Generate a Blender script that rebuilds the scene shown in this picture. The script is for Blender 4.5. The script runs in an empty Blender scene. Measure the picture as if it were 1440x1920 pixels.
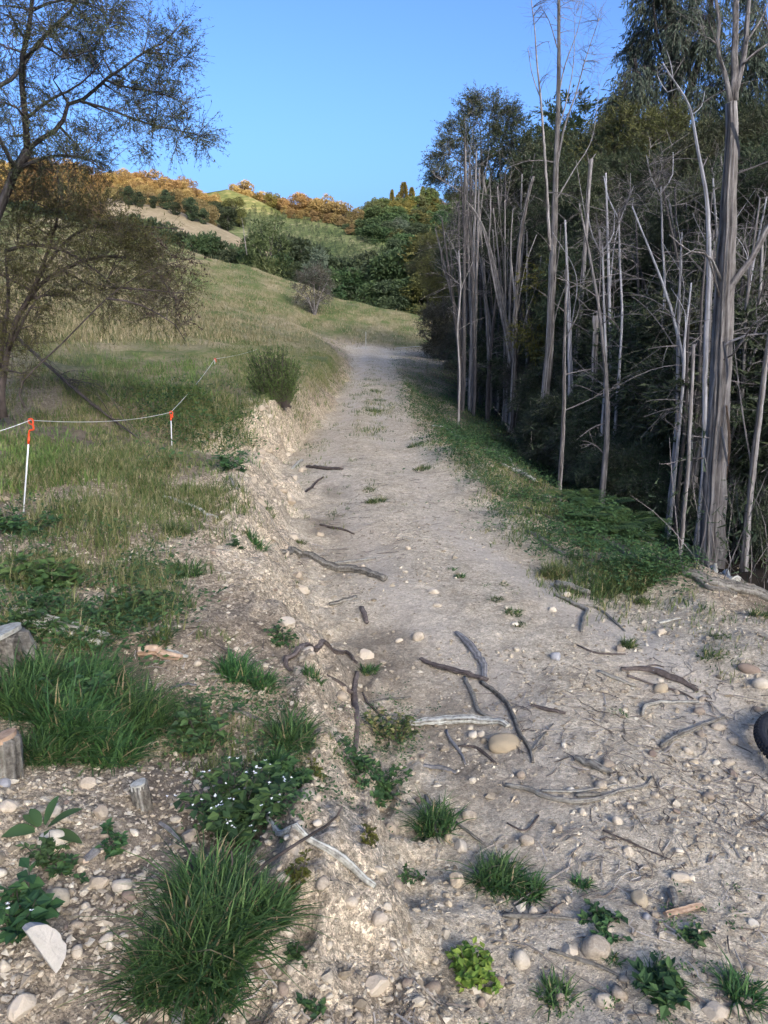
import bpy, math, random
import numpy as np
from mathutils import Vector, Matrix
from mathutils.bvhtree import BVHTree

SC = bpy.context.scene
COL = SC.collection
R = math.radians

# ------------------------------------------------------------------ camera, sky, sun, exposure
CAMH, PITCH, FPX = 1.9, R(14.0), 1440.0        # eye height above the track, tilt, focal length in photo pixels
CP, SP = math.cos(PITCH), math.sin(PITCH)
cam = bpy.data.cameras.new('camera')
cam.sensor_fit = 'VERTICAL'; cam.angle = 2 * math.atan(960.0 / FPX)
cam.clip_start = 0.05; cam.clip_end = 5000
cam_o = bpy.data.objects.new('camera', cam); COL.objects.link(cam_o)
cam_o.location = (0, 0, CAMH); cam_o.rotation_euler = (R(90) - PITCH, 0, 0)
SC.camera = cam_o

SUN_EL, SUN_ROT = R(18.0), R(156)
world = bpy.data.worlds.new('World'); SC.world = world; world.use_nodes = True
wn = world.node_tree
sky = wn.nodes.new('ShaderNodeTexSky'); sky.sky_type = 'NISHITA'; sky.sun_disc = False
sky.sun_elevation = SUN_EL; sky.sun_rotation = SUN_ROT
sky.air_density = 0.7; sky.dust_density = 6.0; sky.ozone_density = 3.6; sky.altitude = 0
gam = wn.nodes.new('ShaderNodeGamma'); gam.inputs[1].default_value = 1.42; wn.links.new(sky.outputs[0], gam.inputs[0]); wn.links.new(gam.outputs[0], wn.nodes['Background'].inputs[0])
wn.nodes['Background'].inputs[1].default_value = 0.15
sun = bpy.data.lights.new('sun', 'SUN'); sun.energy = 5.0; sun.angle = R(0.5); sun.color = (1.0, 0.62, 0.29)
sun_o = bpy.data.objects.new('sun', sun); COL.objects.link(sun_o)
sd = Vector((math.sin(SUN_ROT) * math.cos(SUN_EL), math.cos(SUN_ROT) * math.cos(SUN_EL), math.sin(SUN_EL)))
sun_o.rotation_euler = sd.to_track_quat('Z', 'Y').to_euler(); sun_o.location = sd * 50
vs = SC.view_settings
vs.view_transform = 'Standard'; vs.look = 'None'; vs.gamma = 1; vs.use_curve_mapping = False
vs.exposure = 0.93
SC.cycles.max_bounces = 6; SC.cycles.diffuse_bounces = 3; SC.cycles.glossy_bounces = 2
SC.cycles.transmission_bounces = 3; SC.cycles.transparent_max_bounces = 4
SC.cycles.use_denoising = True

rng = np.random.default_rng(11)
U = rng.uniform

# ------------------------------------------------------------------ helpers: noise, rays, meshes
def hsh(ix, iy, seed):
    with np.errstate(over='ignore'):
        h = ix.astype(np.uint32) * np.uint32(374761393) + iy.astype(np.uint32) * np.uint32(668265263) + np.uint32((seed * 2246822519) & 0xffffffff)
        h = (h ^ (h >> np.uint32(13))) * np.uint32(1274126177)
        return ((h ^ (h >> np.uint32(16))) & np.uint32(0xffff)).astype(np.float64) / 65535.0
def vnoise(x, y, seed=0):
    ix = np.floor(x).astype(np.int64); iy = np.floor(y).astype(np.int64)
    fx = x - ix; fy = y - iy
    fx = fx * fx * (3 - 2 * fx); fy = fy * fy * (3 - 2 * fy)
    a = hsh(ix, iy, seed); b = hsh(ix + 1, iy, seed); c = hsh(ix, iy + 1, seed); d = hsh(ix + 1, iy + 1, seed)
    return (a + (b - a) * fx) * (1 - fy) + (c + (d - c) * fx) * fy - 0.5
def fbm(x, y, seed=0, octv=3, gain=0.5):
    s = 0; a = 1.0
    for k in range(octv):
        s = s + a * vnoise(x * 2 ** k, y * 2 ** k, seed + k * 17); a *= gain
    return s
def unit(v):
    return v / np.maximum(np.linalg.norm(v, axis=-1, keepdims=True), 1e-9)
def ray(px, py):
    u = (np.asarray(px, float) - 720) / FPX; v = (960 - np.asarray(py, float)) / FPX
    return u, CP + v * SP, -SP + v * CP
def P(px, py, Y):
    dx, dy, dz = ray(px, py); t = Y / dy
    return np.stack([dx * t, np.broadcast_to(Y, np.shape(dx * t)), CAMH + dz * t], -1)
def depth_of(p):
    return p[..., 1] * CP - (p[..., 2] - CAMH) * SP

class MB:
    """collects vertices and faces with material slots and a per-vertex value"""
    def __init__(s): s.v = []; s.f = []; s.m = []; s.a = []; s.n = 0
    def add(s, v, f, mat=0, a=0.5):
        v = np.asarray(v, float).reshape(-1, 3)
        fs = f if isinstance(f, list) else [f]
        for q in fs:
            q = np.asarray(q, np.int64)
            if q.size: s.f.append(q + s.n); s.m.append(np.broadcast_to(mat, (len(q),)))
        s.v.append(v); s.a.append(np.broadcast_to(np.asarray(a, float), (len(v),))); s.n += len(v)
        return s
    def mesh(s, name, mats, smooth=False):
        me = bpy.data.meshes.new(name)
        v = np.concatenate(s.v); me.vertices.add(len(v)); me.vertices.foreach_set('co', v.ravel().astype(np.float32))
        loops = np.concatenate([q.ravel() for q in s.f]); cnt = np.concatenate([np.full(len(q), q.shape[1]) for q in s.f])
        me.loops.add(len(loops)); me.loops.foreach_set('vertex_index', loops.astype(np.int32))
        me.polygons.add(len(cnt)); st = np.concatenate([[0], np.cumsum(cnt)[:-1]])
        me.polygons.foreach_set('loop_start', st.astype(np.int32))
        for m in mats: me.materials.append(m)
        me.polygons.foreach_set('material_index', np.concatenate(s.m).astype(np.int32))
        me.polygons.foreach_set('use_smooth', np.full(len(cnt), bool(smooth)))
        at = me.attributes.new('v', 'FLOAT', 'POINT'); at.data.foreach_set('value', np.concatenate(s.a).astype(np.float32))
        me.update(calc_edges=True)
        return me
    def obj(s, name, mats, parent=None, smooth=False):
        o = bpy.data.objects.new(name, s.mesh(name, mats, smooth)); COL.objects.link(o)
        if parent is not None: o.parent = parent
        return o
def tag(o, label=None, cat=None, group=None, kind=None):
    if label: o['label'] = label
    if cat: o['category'] = cat
    if group: o['group'] = group
    if kind: o['kind'] = kind
    return o
def empty(name, loc, label, cat, group=None, rz=0):
    o = bpy.data.objects.new(name, None); COL.objects.link(o); o.empty_display_size = 0.1
    o.location = loc; o.rotation_euler = (0, 0, rz)
    return tag(o, label, cat, group)
def copy_tree(o, loc, rz, sc, label=None, group=None, cat=None):
    c = o.copy(); COL.objects.link(c); c.location = loc; c.rotation_euler = (0, 0, rz); c.scale = (sc if isinstance(sc, tuple) else (sc, sc, sc))
    tag(c, label, cat, group)
    for ch in list(o.children):
        d = ch.copy(); COL.objects.link(d); d.parent = c
    return c

def frames(p):
    t = np.gradient(p, axis=0); t = unit(t)
    ref = np.array([0, 0, 1.0]) if abs(t[0][2]) < 0.9 else np.array([1.0, 0, 0])
    n = unit(np.cross(t[0], ref)); N = [n]
    for i in range(1, len(p)):
        n = N[-1] - t[i] * np.dot(N[-1], t[i]); N.append(unit(n))
    N = np.array(N); return N, np.cross(t, N)
def tube(mb, p, r, sides=8, mat=0, rough=0.0, a=0.5, cap=True, flat=1.0, seed=None, fine=0.0):
    """round limb along p; rough gives it ridges that run along it"""
    p = np.asarray(p, float); n = len(p); r = np.broadcast_to(np.asarray(r, float), (n,))
    N, B = frames(p); th = np.arange(sides) / sides * 2 * np.pi
    rr = r[:, None] * np.ones(sides)
    if rough:
        rg = np.random.default_rng(seed)
        k = rg.uniform(-1, 1, (1, sides)); w = rg.uniform(-1, 1, (n, sides))
        w = (w + np.roll(w, 1, 0) + np.roll(w, -1, 0)) / 3
        rr = rr * (1 + rough * (0.8 * k + 0.5 * w))
    v = p[:, None] + rr[..., None] * (np.cos(th)[None, :, None] * N[:, None] + flat * np.sin(th)[None, :, None] * B[:, None])
    i = np.arange(n - 1)[:, None] * sides; j = np.arange(sides)[None]; j2 = (j + 1) % sides
    q = np.stack([i + j, i + j2, i + sides + j2, i + sides + j], -1).reshape(-1, 4)
    V = v.reshape(-1, 3); F = [q]
    rs = np.random.default_rng(int(abs(p[0, 0] * 1000)) % 99991 + n); av = np.tile(rs.uniform(0, 1, sides), (n, 1)) * .7 + rs.uniform(0, .3, (n, sides)); a = np.concatenate([av.ravel(), [.5, .5]]) if cap else av.ravel()
    if cap:
        V = np.concatenate([V, p[:1], p[-1:]])
        jj = np.arange(sides); j2 = (jj + 1) % sides
        F.append(np.stack([np.full(sides, n * sides), j2, jj], -1))
        F.append(np.stack([np.full(sides, n * sides + 1), (n - 1) * sides + jj, (n - 1) * sides + j2], -1))
    mb.add(V, F, mat, a)
def tubes(mb, p, r, sides=3, mat=0, a=0.5):
    """many thin limbs at once: p (M,S,3), r (M,S)"""
    M, S, _ = p.shape
    t = unit(np.gradient(p, axis=1)); ref = unit(U(-1, 1, (M, 1, 3)))
    N = unit(np.cross(t, ref)); B = np.cross(t, N)
    th = np.arange(sides) / sides * 2 * np.pi
    v = p[:, :, None] + r[:, :, None, None] * (np.cos(th)[:, None] * N[:, :, None] + np.sin(th)[:, None] * B[:, :, None])
    base = (np.arange(M)[:, None, None] * S + np.arange(S - 1)[None, :, None]) * sides
    j = np.arange(sides); j2 = (j + 1) % sides
    q = np.stack([base + j, base + j2, base + sides + j2, base + sides + j], -1).reshape(-1, 4)
    mb.add(v.reshape(-1, 3), q, mat, a if np.isscalar(a) else np.repeat(a, S * sides))
def strips(mb, p, r, mat=0):
    """the finest twigs: folded ribbons along p (M,S,3)"""
    M, S, _ = p.shape; t = unit(p[:, -1] - p[:, 0])[:, None]; w = unit(np.cross(t, U(-1, 1, (M, 1, 3)))); w2 = unit(w + np.cross(t, w) * .8)
    off = np.where((np.arange(S) % 2 == 0)[None, :, None], w, w2) * np.broadcast_to(r, (M, S))[..., None] * 1.15
    v = np.stack([p - off, p + off], 2); i = (np.arange(M)[:, None] * S + np.arange(S - 1)[None]) * 2
    mb.add(v.reshape(-1, 3), np.stack([i, i + 1, i + 3, i + 2], -1).reshape(-1, 4), mat)
def smooth_path(pts, n):
    pts = np.asarray(pts, float)
    if len(pts) == 2: return pts[0] + (pts[1] - pts[0]) * np.linspace(0, 1, n)[:, None]
    e = np.concatenate([[2 * pts[0] - pts[1]], pts, [2 * pts[-1] - pts[-2]]])
    s = np.concatenate([[0], np.cumsum(np.linalg.norm(np.diff(pts[:, :3], axis=0), axis=1))])
    out = []
    for q in np.linspace(0, s[-1], n):
        k = min(np.searchsorted(s, q, side='right') - 1, len(pts) - 2)
        t = (q - s[k]) / max(s[k + 1] - s[k], 1e-9)
        p0, p1, p2, p3 = e[k], e[k + 1], e[k + 2], e[k + 3]
        out.append(0.5 * (2 * p1 + (p2 - p0) * t + (2 * p0 - 5 * p1 + 4 * p2 - p3) * t * t + (3 * p1 - p0 - 3 * p2 + p3) * t ** 3))
    return np.array(out)
def leaves(mb, base, d, n, ln, wd, mat=0, fold=0.15, a=None):
    """folded lozenge leaves, two triangles each"""
    M = len(base); d = unit(d); s = unit(np.cross(d, n)); n = np.cross(s, d)
    ln = np.broadcast_to(ln, (M,))[:, None]; wd = np.broadcast_to(wd, (M,))[:, None]
    up = n * wd * fold
    v = np.stack([base, base + d * ln * .45 + s * wd * .5 + up, base + d * ln, base + d * ln * .45 - s * wd * .5 + up], 1)
    i = np.arange(M)[:, None] * 4
    f = np.concatenate([i + np.array([[0, 1, 2]]), i + np.array([[0, 2, 3]])])
    a = U(0, 1, M) if a is None else a
    mb.add(v.reshape(-1, 3), f, mat, np.repeat(a, 4))
def sprigs(mb, base, d, ln, wd, mat=0, a=None):
    """one thin triangle each, for far foliage and needles"""
    M = len(base); d = unit(d); s = unit(np.cross(d, U(-1, 1, (M, 3))))
    ln = np.broadcast_to(ln, (M,))[:, None]; wd = np.broadcast_to(wd, (M,))[:, None]
    v = np.stack([base - s * wd * .5, base + s * wd * .5, base + d * ln], 1)
    a = U(0, 1, M) if a is None else a
    mb.add(v.reshape(-1, 3), np.arange(M * 3).reshape(-1, 3), mat, np.repeat(a, 3))
def blades(mb, base, h, lean, wd, segs=2, mat=0, az=None, a=None):
    M = len(base); az = U(0, 2 * np.pi, M) if az is None else az
    h = np.broadcast_to(h, (M,)); lean = np.broadcast_to(lean, (M,)); wd = np.broadcast_to(wd, (M,))
    t = np.linspace(0, 1, segs + 1)[None]
    hor = np.stack([np.cos(az), np.sin(az), 0 * az], -1); sd_ = np.stack([-np.sin(az + .5), np.cos(az + .5), 0 * az], -1)
    z = h[:, None] * (t - 0.45 * lean[:, None] * t ** 2.2); o = h[:, None] * lean[:, None] * t ** 1.7
    c = base[:, None] + hor[:, None] * o[..., None] + np.array([0, 0, 1.0]) * z[..., None]
    w = wd[:, None] * 0.5 * (1 - t ** 2) + 0.0004
    v = np.stack([c - sd_[:, None] * w[..., None], c + sd_[:, None] * w[..., None]], 2)   # M,S+1,2,3
    i = np.arange(M)[:, None] * (segs + 1) * 2 + np.arange(segs)[None] * 2
    q = np.stack([i, i + 1, i + 3, i + 2], -1).reshape(-1, 4)
    a = U(0, 1, M) if a is None else a
    mb.add(v.reshape(-1, 3), q, mat, np.repeat(a, (segs + 1) * 2))

# ------------------------------------------------------------------ materials
def nt_new(name):
    m = bpy.data.materials.new(name); m.use_nodes = True; n = m.node_tree
    return m, n, n.nodes, n.links, n.nodes['Principled BSDF']
def ramp(n, cols, pos=None):
    r = n.new('ShaderNodeValToRGB'); e = r.color_ramp.elements
    pos = pos or [i / (len(cols) - 1) for i in range(len(cols))]
    e[0].position, e[0].color = pos[0], (*cols[0], 1); e[1].position, e[1].color = pos[-1], (*cols[-1], 1)
    for c, p in list(zip(cols, pos))[1:-1]:
        x = e.new(p); x.color = (*c, 1)
    return r
def noise(n, l, vec, scale, detail=4, rough=0.6):
    t = n.new('ShaderNodeTexNoise'); t.inputs['Scale'].default_value = scale; t.inputs['Detail'].default_value = detail
    t.inputs['Roughness'].default_value = rough
    if vec is not None: l.new(vec, t.inputs['Vector'])
    return t.outputs['Fac']
def math_(n, l, op, a, b, clamp=False):
    t = n.new('ShaderNodeMath'); t.operation = op; t.use_clamp = clamp
    for i, x in enumerate((a, b)):
        if hasattr(x, 'is_linked'): l.new(x, t.inputs[i])
        else: t.inputs[i].default_value = x
    return t.outputs[0]
def mixc(n, l, f, a, b, mode='MIX'):
    t = n.new('ShaderNodeMix'); t.data_type = 'RGBA'; t.blend_type = mode
    for s, x in ((t.inputs['Factor'], f), (t.inputs[6], a), (t.inputs[7], b)):
        if hasattr(x, 'is_linked'): l.new(x, s)
        elif isinstance(x, tuple): s.default_value = (*x, 1)
        else: s.default_value = x
    return t.outputs[2]
def attr(n, name):
    t = n.new('ShaderNodeAttribute'); t.attribute_name = name; return t.outputs['Fac']
def leaf_mat(name, cols, trans=0.25, hue=0.25, rough=0.6):
    m, nt, n, l, b = nt_new(name)
    r = ramp(n, cols); l.new(attr(n, 'v'), r.inputs[0])
    oi = n.new('ShaderNodeObjectInfo'); hs = n.new('ShaderNodeHueSaturation')
    l.new(math_(n, l, 'MULTIPLY_ADD', oi.outputs['Random'], 0.03), hs.inputs['Hue'])
    hs.inputs['Hue'].links[0].from_node.inputs[2].default_value = 0.485
    v = math_(n, l, 'MULTIPLY_ADD', oi.outputs['Random'], hue); v.node.inputs[2].default_value = 1 - hue / 2
    l.new(v, hs.inputs['Value']); l.new(r.outputs[0], hs.inputs['Color'])
    l.new(hs.outputs[0], b.inputs['Base Color']); b.inputs['Roughness'].default_value = rough
    b.inputs['Specular IOR Level'].default_value = 0.25
    tr = n.new('ShaderNodeBsdfTranslucent'); l.new(hs.outputs[0], tr.inputs['Color'])
    mx = n.new('ShaderNodeMixShader'); mx.inputs[0].default_value = trans
    l.new(b.outputs[0], mx.inputs[1]); l.new(tr.outputs[0], mx.inputs[2])
    l.new(mx.outputs[0], n['Material Output'].inputs['Surface'])
    return m
def wood_mat(name, cols, scale=30, stretch=0.08, bump=0.6, axis=2):
    """weathered bark or timber: noise drawn out along the limb, lichen flecks, relief"""
    m, nt, n, l, b = nt_new(name)
    tc = n.new('ShaderNodeTexCoord'); mp = n.new('ShaderNodeMapping'); l.new(tc.outputs['Object'], mp.inputs['Vector'])
    s = [1, 1, 1]
    if axis is not None: s[axis] = stretch
    mp.inputs['Scale'].default_value = s
    f = noise(n, l, mp.outputs[0], scale, 5, 0.65); g = noise(n, l, tc.outputs['Object'], scale * .2, 3)
    k = math_(n, l, 'ADD', math_(n, l, 'MULTIPLY', f, 0.50), math_(n, l, 'MULTIPLY', g, 0.18))
    k = math_(n, l, 'ADD', k, math_(n, l, 'MULTIPLY', attr(n, 'v'), 0.32))
    r = ramp(n, cols, [0.32 + 0.36 * i / (len(cols) - 1) for i in range(len(cols))]); l.new(k, r.inputs[0])
    l.new(r.outputs[0], b.inputs['Base Color']); b.inputs['Roughness'].default_value = 0.9; b.inputs['Specular IOR Level'].default_value = 0.15
    bp = n.new('ShaderNodeBump'); bp.inputs['Strength'].default_value = bump; bp.inputs['Distance'].default_value = 0.01
    l.new(f, bp.inputs['Height']); l.new(bp.outputs[0], b.inputs['Normal'])
    return m
def plain_mat(name, col, rough=0.6, spec=0.3, var=0.0, scale=40):
    m, nt, n, l, b = nt_new(name)
    b.inputs['Roughness'].default_value = rough; b.inputs['Specular IOR Level'].default_value = spec
    tc = n.new('ShaderNodeTexCoord'); f = noise(n, l, tc.outputs['Object'], scale, 4)
    r = ramp(n, [tuple(c * (1 - var) for c in col), tuple(min(c * (1 + var), 1) for c in col)], [0.35, 0.65]); l.new(f, r.inputs[0])
    l.new(r.outputs[0], b.inputs['Base Color'])
    return m
def stone_mat(name, cols, spread=0.3):
    m, nt, n, l, b = nt_new(name)
    geo = n.new('ShaderNodeNewGeometry'); f = noise(n, l, geo.outputs['Position'], 22, 6, 0.7); g = noise(n, l, geo.outputs['Position'], 160, 3)
    oi = n.new('ShaderNodeObjectInfo')
    k = math_(n, l, 'ADD', math_(n, l, 'MULTIPLY', attr(n, 'v'), spread), math_(n, l, 'MULTIPLY', f, 0.55))
    k = math_(n, l, 'ADD', k, math_(n, l, 'MULTIPLY', math_(n, l, 'SUBTRACT', oi.outputs['Random'], 0.45), 0.45))
    k = math_(n, l, 'ADD', k, math_(n, l, 'MULTIPLY', math_(n, l, 'SUBTRACT', g, 0.5), 0.35))
    r = ramp(n, cols, [0.2 + 0.6 * i / (len(cols) - 1) for i in range(len(cols))]); l.new(k, r.inputs[0])
    l.new(r.outputs[0], b.inputs['Base Color']); b.inputs['Roughness'].default_value = 0.85; b.inputs['Specular IOR Level'].default_value = 0.2
    bp = n.new('ShaderNodeBump'); bp.inputs['Strength'].default_value = 0.35; bp.inputs['Distance'].default_value = 0.006
    l.new(math_(n, l, 'ADD', f, g), bp.inputs['Height']); l.new(bp.outputs[0], b.inputs['Normal'])
    return m

M_stone = stone_mat('pale_stone', [(0.222, 0.167, 0.123), (0.296, 0.243, 0.172), (0.462, 0.389, 0.282), (0.569, 0.492, 0.362), (0.614, 0.548, 0.425)])
M_tan = stone_mat('tan_stone', [(.33, .265, .17), (.46, .385, .265), (.54, .475, .35)], 0.1)
M_blue = stone_mat('grey_stone', [(0.250, 0.247, 0.242), (0.374, 0.366, 0.353), (0.499, 0.475, 0.437)], 0.1)
M_gravel = stone_mat('gravel', [(0.220, 0.178, 0.118), (0.373, 0.311, 0.216), (0.505, 0.434, 0.312), (0.636, 0.568, 0.431)], 0.6)
M_clay = stone_mat('clay_clod', [(0.373, 0.305, 0.213), (0.505, 0.424, 0.309), (0.592, 0.516, 0.391)], 0.2)
M_bark = wood_mat('kanuka_bark', [(0.040, 0.035, 0.032), (0.128, 0.116, 0.104), (0.249, 0.231, 0.211), (0.403, 0.381, 0.353)], 38, 0.06, 1.0)
M_barkd = wood_mat('dark_bark', [(.025, .023, .022), (.070, .064, .060), (.14, .130, .122)], 40, 0.08)
M_barkw = wood_mat('bleached_wood', [(.10, .097, .095), (.235, .23, .228), (.38, .375, .375), (.50, .495, .49)], 26, 0.05)
M_twig = plain_mat('twig_bark', (.085, .07, .06), .9, .1, .35, 9)
M_twigg = plain_mat('grey_twig', (0.180, 0.163, 0.150), .9, .1, .35, 9)
M_stickg = wood_mat('grey_stick', [(0.054, 0.048, 0.038), (0.138, 0.124, 0.099), (0.241, 0.224, 0.182), (0.355, 0.342, 0.285)], 60, 1, 0.8, None)
M_stickw = wood_mat('white_wood', [(0.084, 0.076, 0.063), (0.295, 0.281, 0.230), (0.492, 0.484, 0.405), (0.591, 0.592, 0.506)], 50, 1, 0.5, None)
M_stickd = wood_mat('dark_root', [(.04, .031, .026), (.105, .084, .070), (.20, .168, .145)], 50, 1, 0.7, None)
M_stickb = wood_mat('blue_grey_wood', [(0.063, 0.061, 0.058), (0.173, 0.167, 0.157), (0.326, 0.309, 0.286)], 40, 1, 0.5, None)
M_stickt = wood_mat('split_wood', [(.20, .12, .065), (.40, .27, .17), (.56, .44, .32)], 40, 1, 0.5, None)
M_orange = plain_mat('orange_plastic', (.75, .085, .02), .4, .4)
M_white = plain_mat('white_rod', (.72, .72, .70), .5, .4)
M_pipe = plain_mat('grey_pipe', (.42, .42, .40), .6, .3)
M_tyre = plain_mat('tyre_rubber', (.022, .023, .025), .75, .3, .3)
M_alloy = plain_mat('black_alloy', (.03, .03, .032), .35, .5)
M_steel = plain_mat('bright_steel', (.5, .5, .5), .3, .5)
L_lush = leaf_mat('lush_grass', [(0.027, 0.063, 0.021), (0.054, 0.123, 0.036), (0.105, 0.195, 0.051), (.30, .25, .12)])
L_grass = leaf_mat('bank_grass', [(0.035, 0.065, 0.022), (0.074, 0.115, 0.032), (0.142, 0.169, 0.049), (0.351, 0.284, 0.135)])
L_straw = leaf_mat('dry_grass', [(0.081, 0.101, 0.035), (0.176, 0.169, 0.068), (0.338, 0.277, 0.149), (0.459, 0.378, 0.230)])
L_weed = leaf_mat('weed_leaf', [(0.030, 0.066, 0.027), (0.054, 0.112, 0.039), (0.098, 0.173, 0.051)])
L_bright = leaf_mat('bright_weed', [(0.075, 0.143, 0.024), (0.150, 0.240, 0.039), (0.270, 0.330, 0.060)])
L_kan = leaf_mat('kanuka_leaf', [(0.030, 0.041, 0.021), (0.055, 0.070, 0.033), (0.090, 0.106, 0.051), (0.127, 0.130, 0.063)], .25)
L_olive = leaf_mat('olive_leaf', [(0.057, 0.060, 0.018), (0.096, 0.098, 0.030), (0.148, 0.140, 0.044)], .25)
L_dark = leaf_mat('dark_leaf', [(0.024, 0.038, 0.020), (0.051, 0.072, 0.035), (0.096, 0.123, 0.055)], .22, .55)
L_dgreen = leaf_mat('deep_green_leaf', [(0.021, 0.042, 0.018), (0.042, 0.078, 0.030), (0.081, 0.124, 0.045)], .2)
L_gum = leaf_mat('gum_leaf', [(0.048, 0.067, 0.046), (0.090, 0.118, 0.077), (0.138, 0.168, 0.110)], .2)
L_yel = leaf_mat('yellow_green_leaf', [(.06, .075, .015), (.11, .12, .022), (.17, .17, .035)], .3)
L_brown = leaf_mat('brown_scrub_leaf', [(0.037, 0.037, 0.023), (0.069, 0.068, 0.041), (0.115, 0.108, 0.059)], .2)
L_scrub = leaf_mat('dry_scrub_leaf', [(.10, .078, .034), (.205, .155, .065), (.31, .24, .105)], .3)
L_pop = leaf_mat('willow_leaf', [(.06, .085, .03), (.10, .135, .05), (.16, .18, .075)], .3)
L_flower = plain_mat('white_petal', (.8, .8, .76), .6)
L_litter = leaf_mat('wood_litter', [(.075, .055, .042), (.165, .13, .10), (.28, .24, .195), (.40, .36, .31)], .05)
# ------------------------------------------------------------------ the ground: cross-sections of the track, its banks and the slopes
# each station: distance Y, then (photo column, height) of  far left, left, mid left, bank edge, bank foot, track right, slope edge, wood floor, far right
ST = [
 (-3.0, [(-4.5,.5),(-3,.4),(-1.5,.28),(-.3,.22),(.1,.05),(2.2,0),(3.2,-.1),(5,-1.0),(12,-1.4)]),
 (0.8, [(-4.5,.5),(-2.5,.42),(-1.2,.30),(-.25,.22),(.08,.03),(2.2,0),(3.0,-.1),(4.6,-1.0),(12,-1.4)]),
 (1.8, [(-1500,.55),(-300,.42),(200,.28),(520,.20),(790,.02),(1900,0),(2700,-.1),(3500,-.9),(6000,-1.5)]),
 (2.3, [(-1300,.55),(-200,.42),(250,.30),(585,.25),(745,.0),(1850,0),(2500,-.1),(3200,-.9),(5000,-1.5)]),
 (3.0, [(-1100,.6),(-100,.42),(300,.30),(590,.24),(695,.0),(1800,0.02),(2250,-.1),(2900,-.9),(4600,-1.5)]),
 (3.6, [(-900,.65),(-50,.44),(280,.32),(570,.26),(660,.0),(1600,0.02),(2000,-.1),(2600,-.9),(4200,-1.5)]),
 (4.4, [(-800,.75),(0,.5),(240,.40),(455,.34),(590,0),(1420,0.03),(1560,-.08),(2050,-1.1),(3800,-1.5)]),
 (5.4, [(-700,.85),(0,.58),(200,.54),(415,.52),(560,.02),(1180,.02),(1480,-.10),(1850,-.75),(3400,-1.5)]),
 (6.8, [(-700,1.0),(0,.62),(230,.6),(468,.58),(552,.02),(950,0.04),(1215,-.16),(1520,-.8),(3000,-1.6)]),
 (8.0, [(-700,1.1),(0,.7),(250,.52),(482,.50),(558,0),(925,.05),(1110,-.22),(1370,-.85),(2900,-1.6)]),
 (9.5, [(-700,1.3),(0,.8),(220,.42),(380,.36),(540,.02),(885,.08),(1010,-.25),(1240,-.9),(2800,-1.6)]),
 (11., [(-700,1.6),(0,1.0),(270,.84),(508,.78),(548,0),(800,.10),(930,-.28),(1120,-.9),(2700,-1.6)]),
 (14., [(-700,2.2),(0,1.3),(300,.94),(550,.78),(588,0),(772,.05),(880,-.28),(1030,-.9),(2600,-1.7)]),
 (18., [(-700,3.0),(0,1.7),(300,1.05),(572,.78),(622,0),(757,0),(845,-.28),(970,-.9),(2500,-1.7)]),
 (24., [(-700,4.0),(0,2.2),(300,1.25),(606,.7),(645,0),(746,0),(812,-.28),(920,-.9),(2400,-1.7)]),
 (32., [(-700,5.5),(0,3.2),(300,1.9),(630,.6),(656,0),(738,0),(790,-.25),(890,-.8),(2300,-1.7)]),
 (45., [(-700,9.0),(0,5.4),(300,3.2),(560,1.2),(660,.15),(752,0),(840,-.2),(890,-.7),(2200,-1.7)]),
 (50., [(-700,10.5),(0,6.4),(300,3.9),(520,1.9),(645,.45),(760,.05),(850,.0),(930,-.2),(2200,-1.7)]),
 (53., [(-700,11.2),(0,7.0),(300,4.4),(500,2.4),(630,.95),(740,.5),(850,.3),(950,.0),(2200,-1.7)]),
 (60., [(-700,13.),(0,8.3),(300,5.8),(480,3.8),(600,2.1),(720,1.25),(850,.8),(1000,.1),(2200,-2)]),
 (75., [(-700,17.),(0,12.0),(300,8.9),(450,7.1),(550,5.6),(640,3.9),(720,2.9),(850,1.6),(2200,-2)]),
 (86., [(-700,16.),(0,10.),(300,6.),(450,4.),(550,2.5),(640,1),(720,.0),(850,-.5),(2200,-3)]),
 (112., [(-700,9.),(0,3.),(300,-1),(450,-3.),(550,-4),(640,-4),(720,-4),(850,-4),(2200,-4)]),
]
SY = np.array([s[0] for s in ST]); KX = []; KZ = []
for Y, row in ST:
    KX.append([x if Y < 1 else (x - 720) / FPX * (Y * CP + (CAMH - z) * SP) for x, z in row]); KZ.append([z for x, z in row])
KX = np.array(KX); KZ = np.array(KZ); NK = KX.shape[1]
def hbase(X, Y):
    """height without relief, and s, the place across the section (3..4 bank face, 4..5 track)"""
    kx = [np.interp(Y, SY, KX[:, k]) for k in range(NK)]; kz = [np.interp(Y, SY, KZ[:, k]) for k in range(NK)]
    z = kz[0] + 0 * X; s = 0 * X
    for k in range(NK - 1):
        t = np.clip((X - kx[k]) / np.maximum(kx[k + 1] - kx[k], 1e-6), 0, 1)
        u = 0.45 * t + 0.55 * t * t * (3 - 2 * t)
        on = X >= kx[k]
        z = np.where(on, kz[k] + (kz[k + 1] - kz[k]) * u, z); s = np.where(on, k + t, s)
    return z, s
def sstep(a, b, x):
    t = np.clip((x - a) / (b - a), 0, 1); return t * t * (3 - 2 * t)
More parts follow.
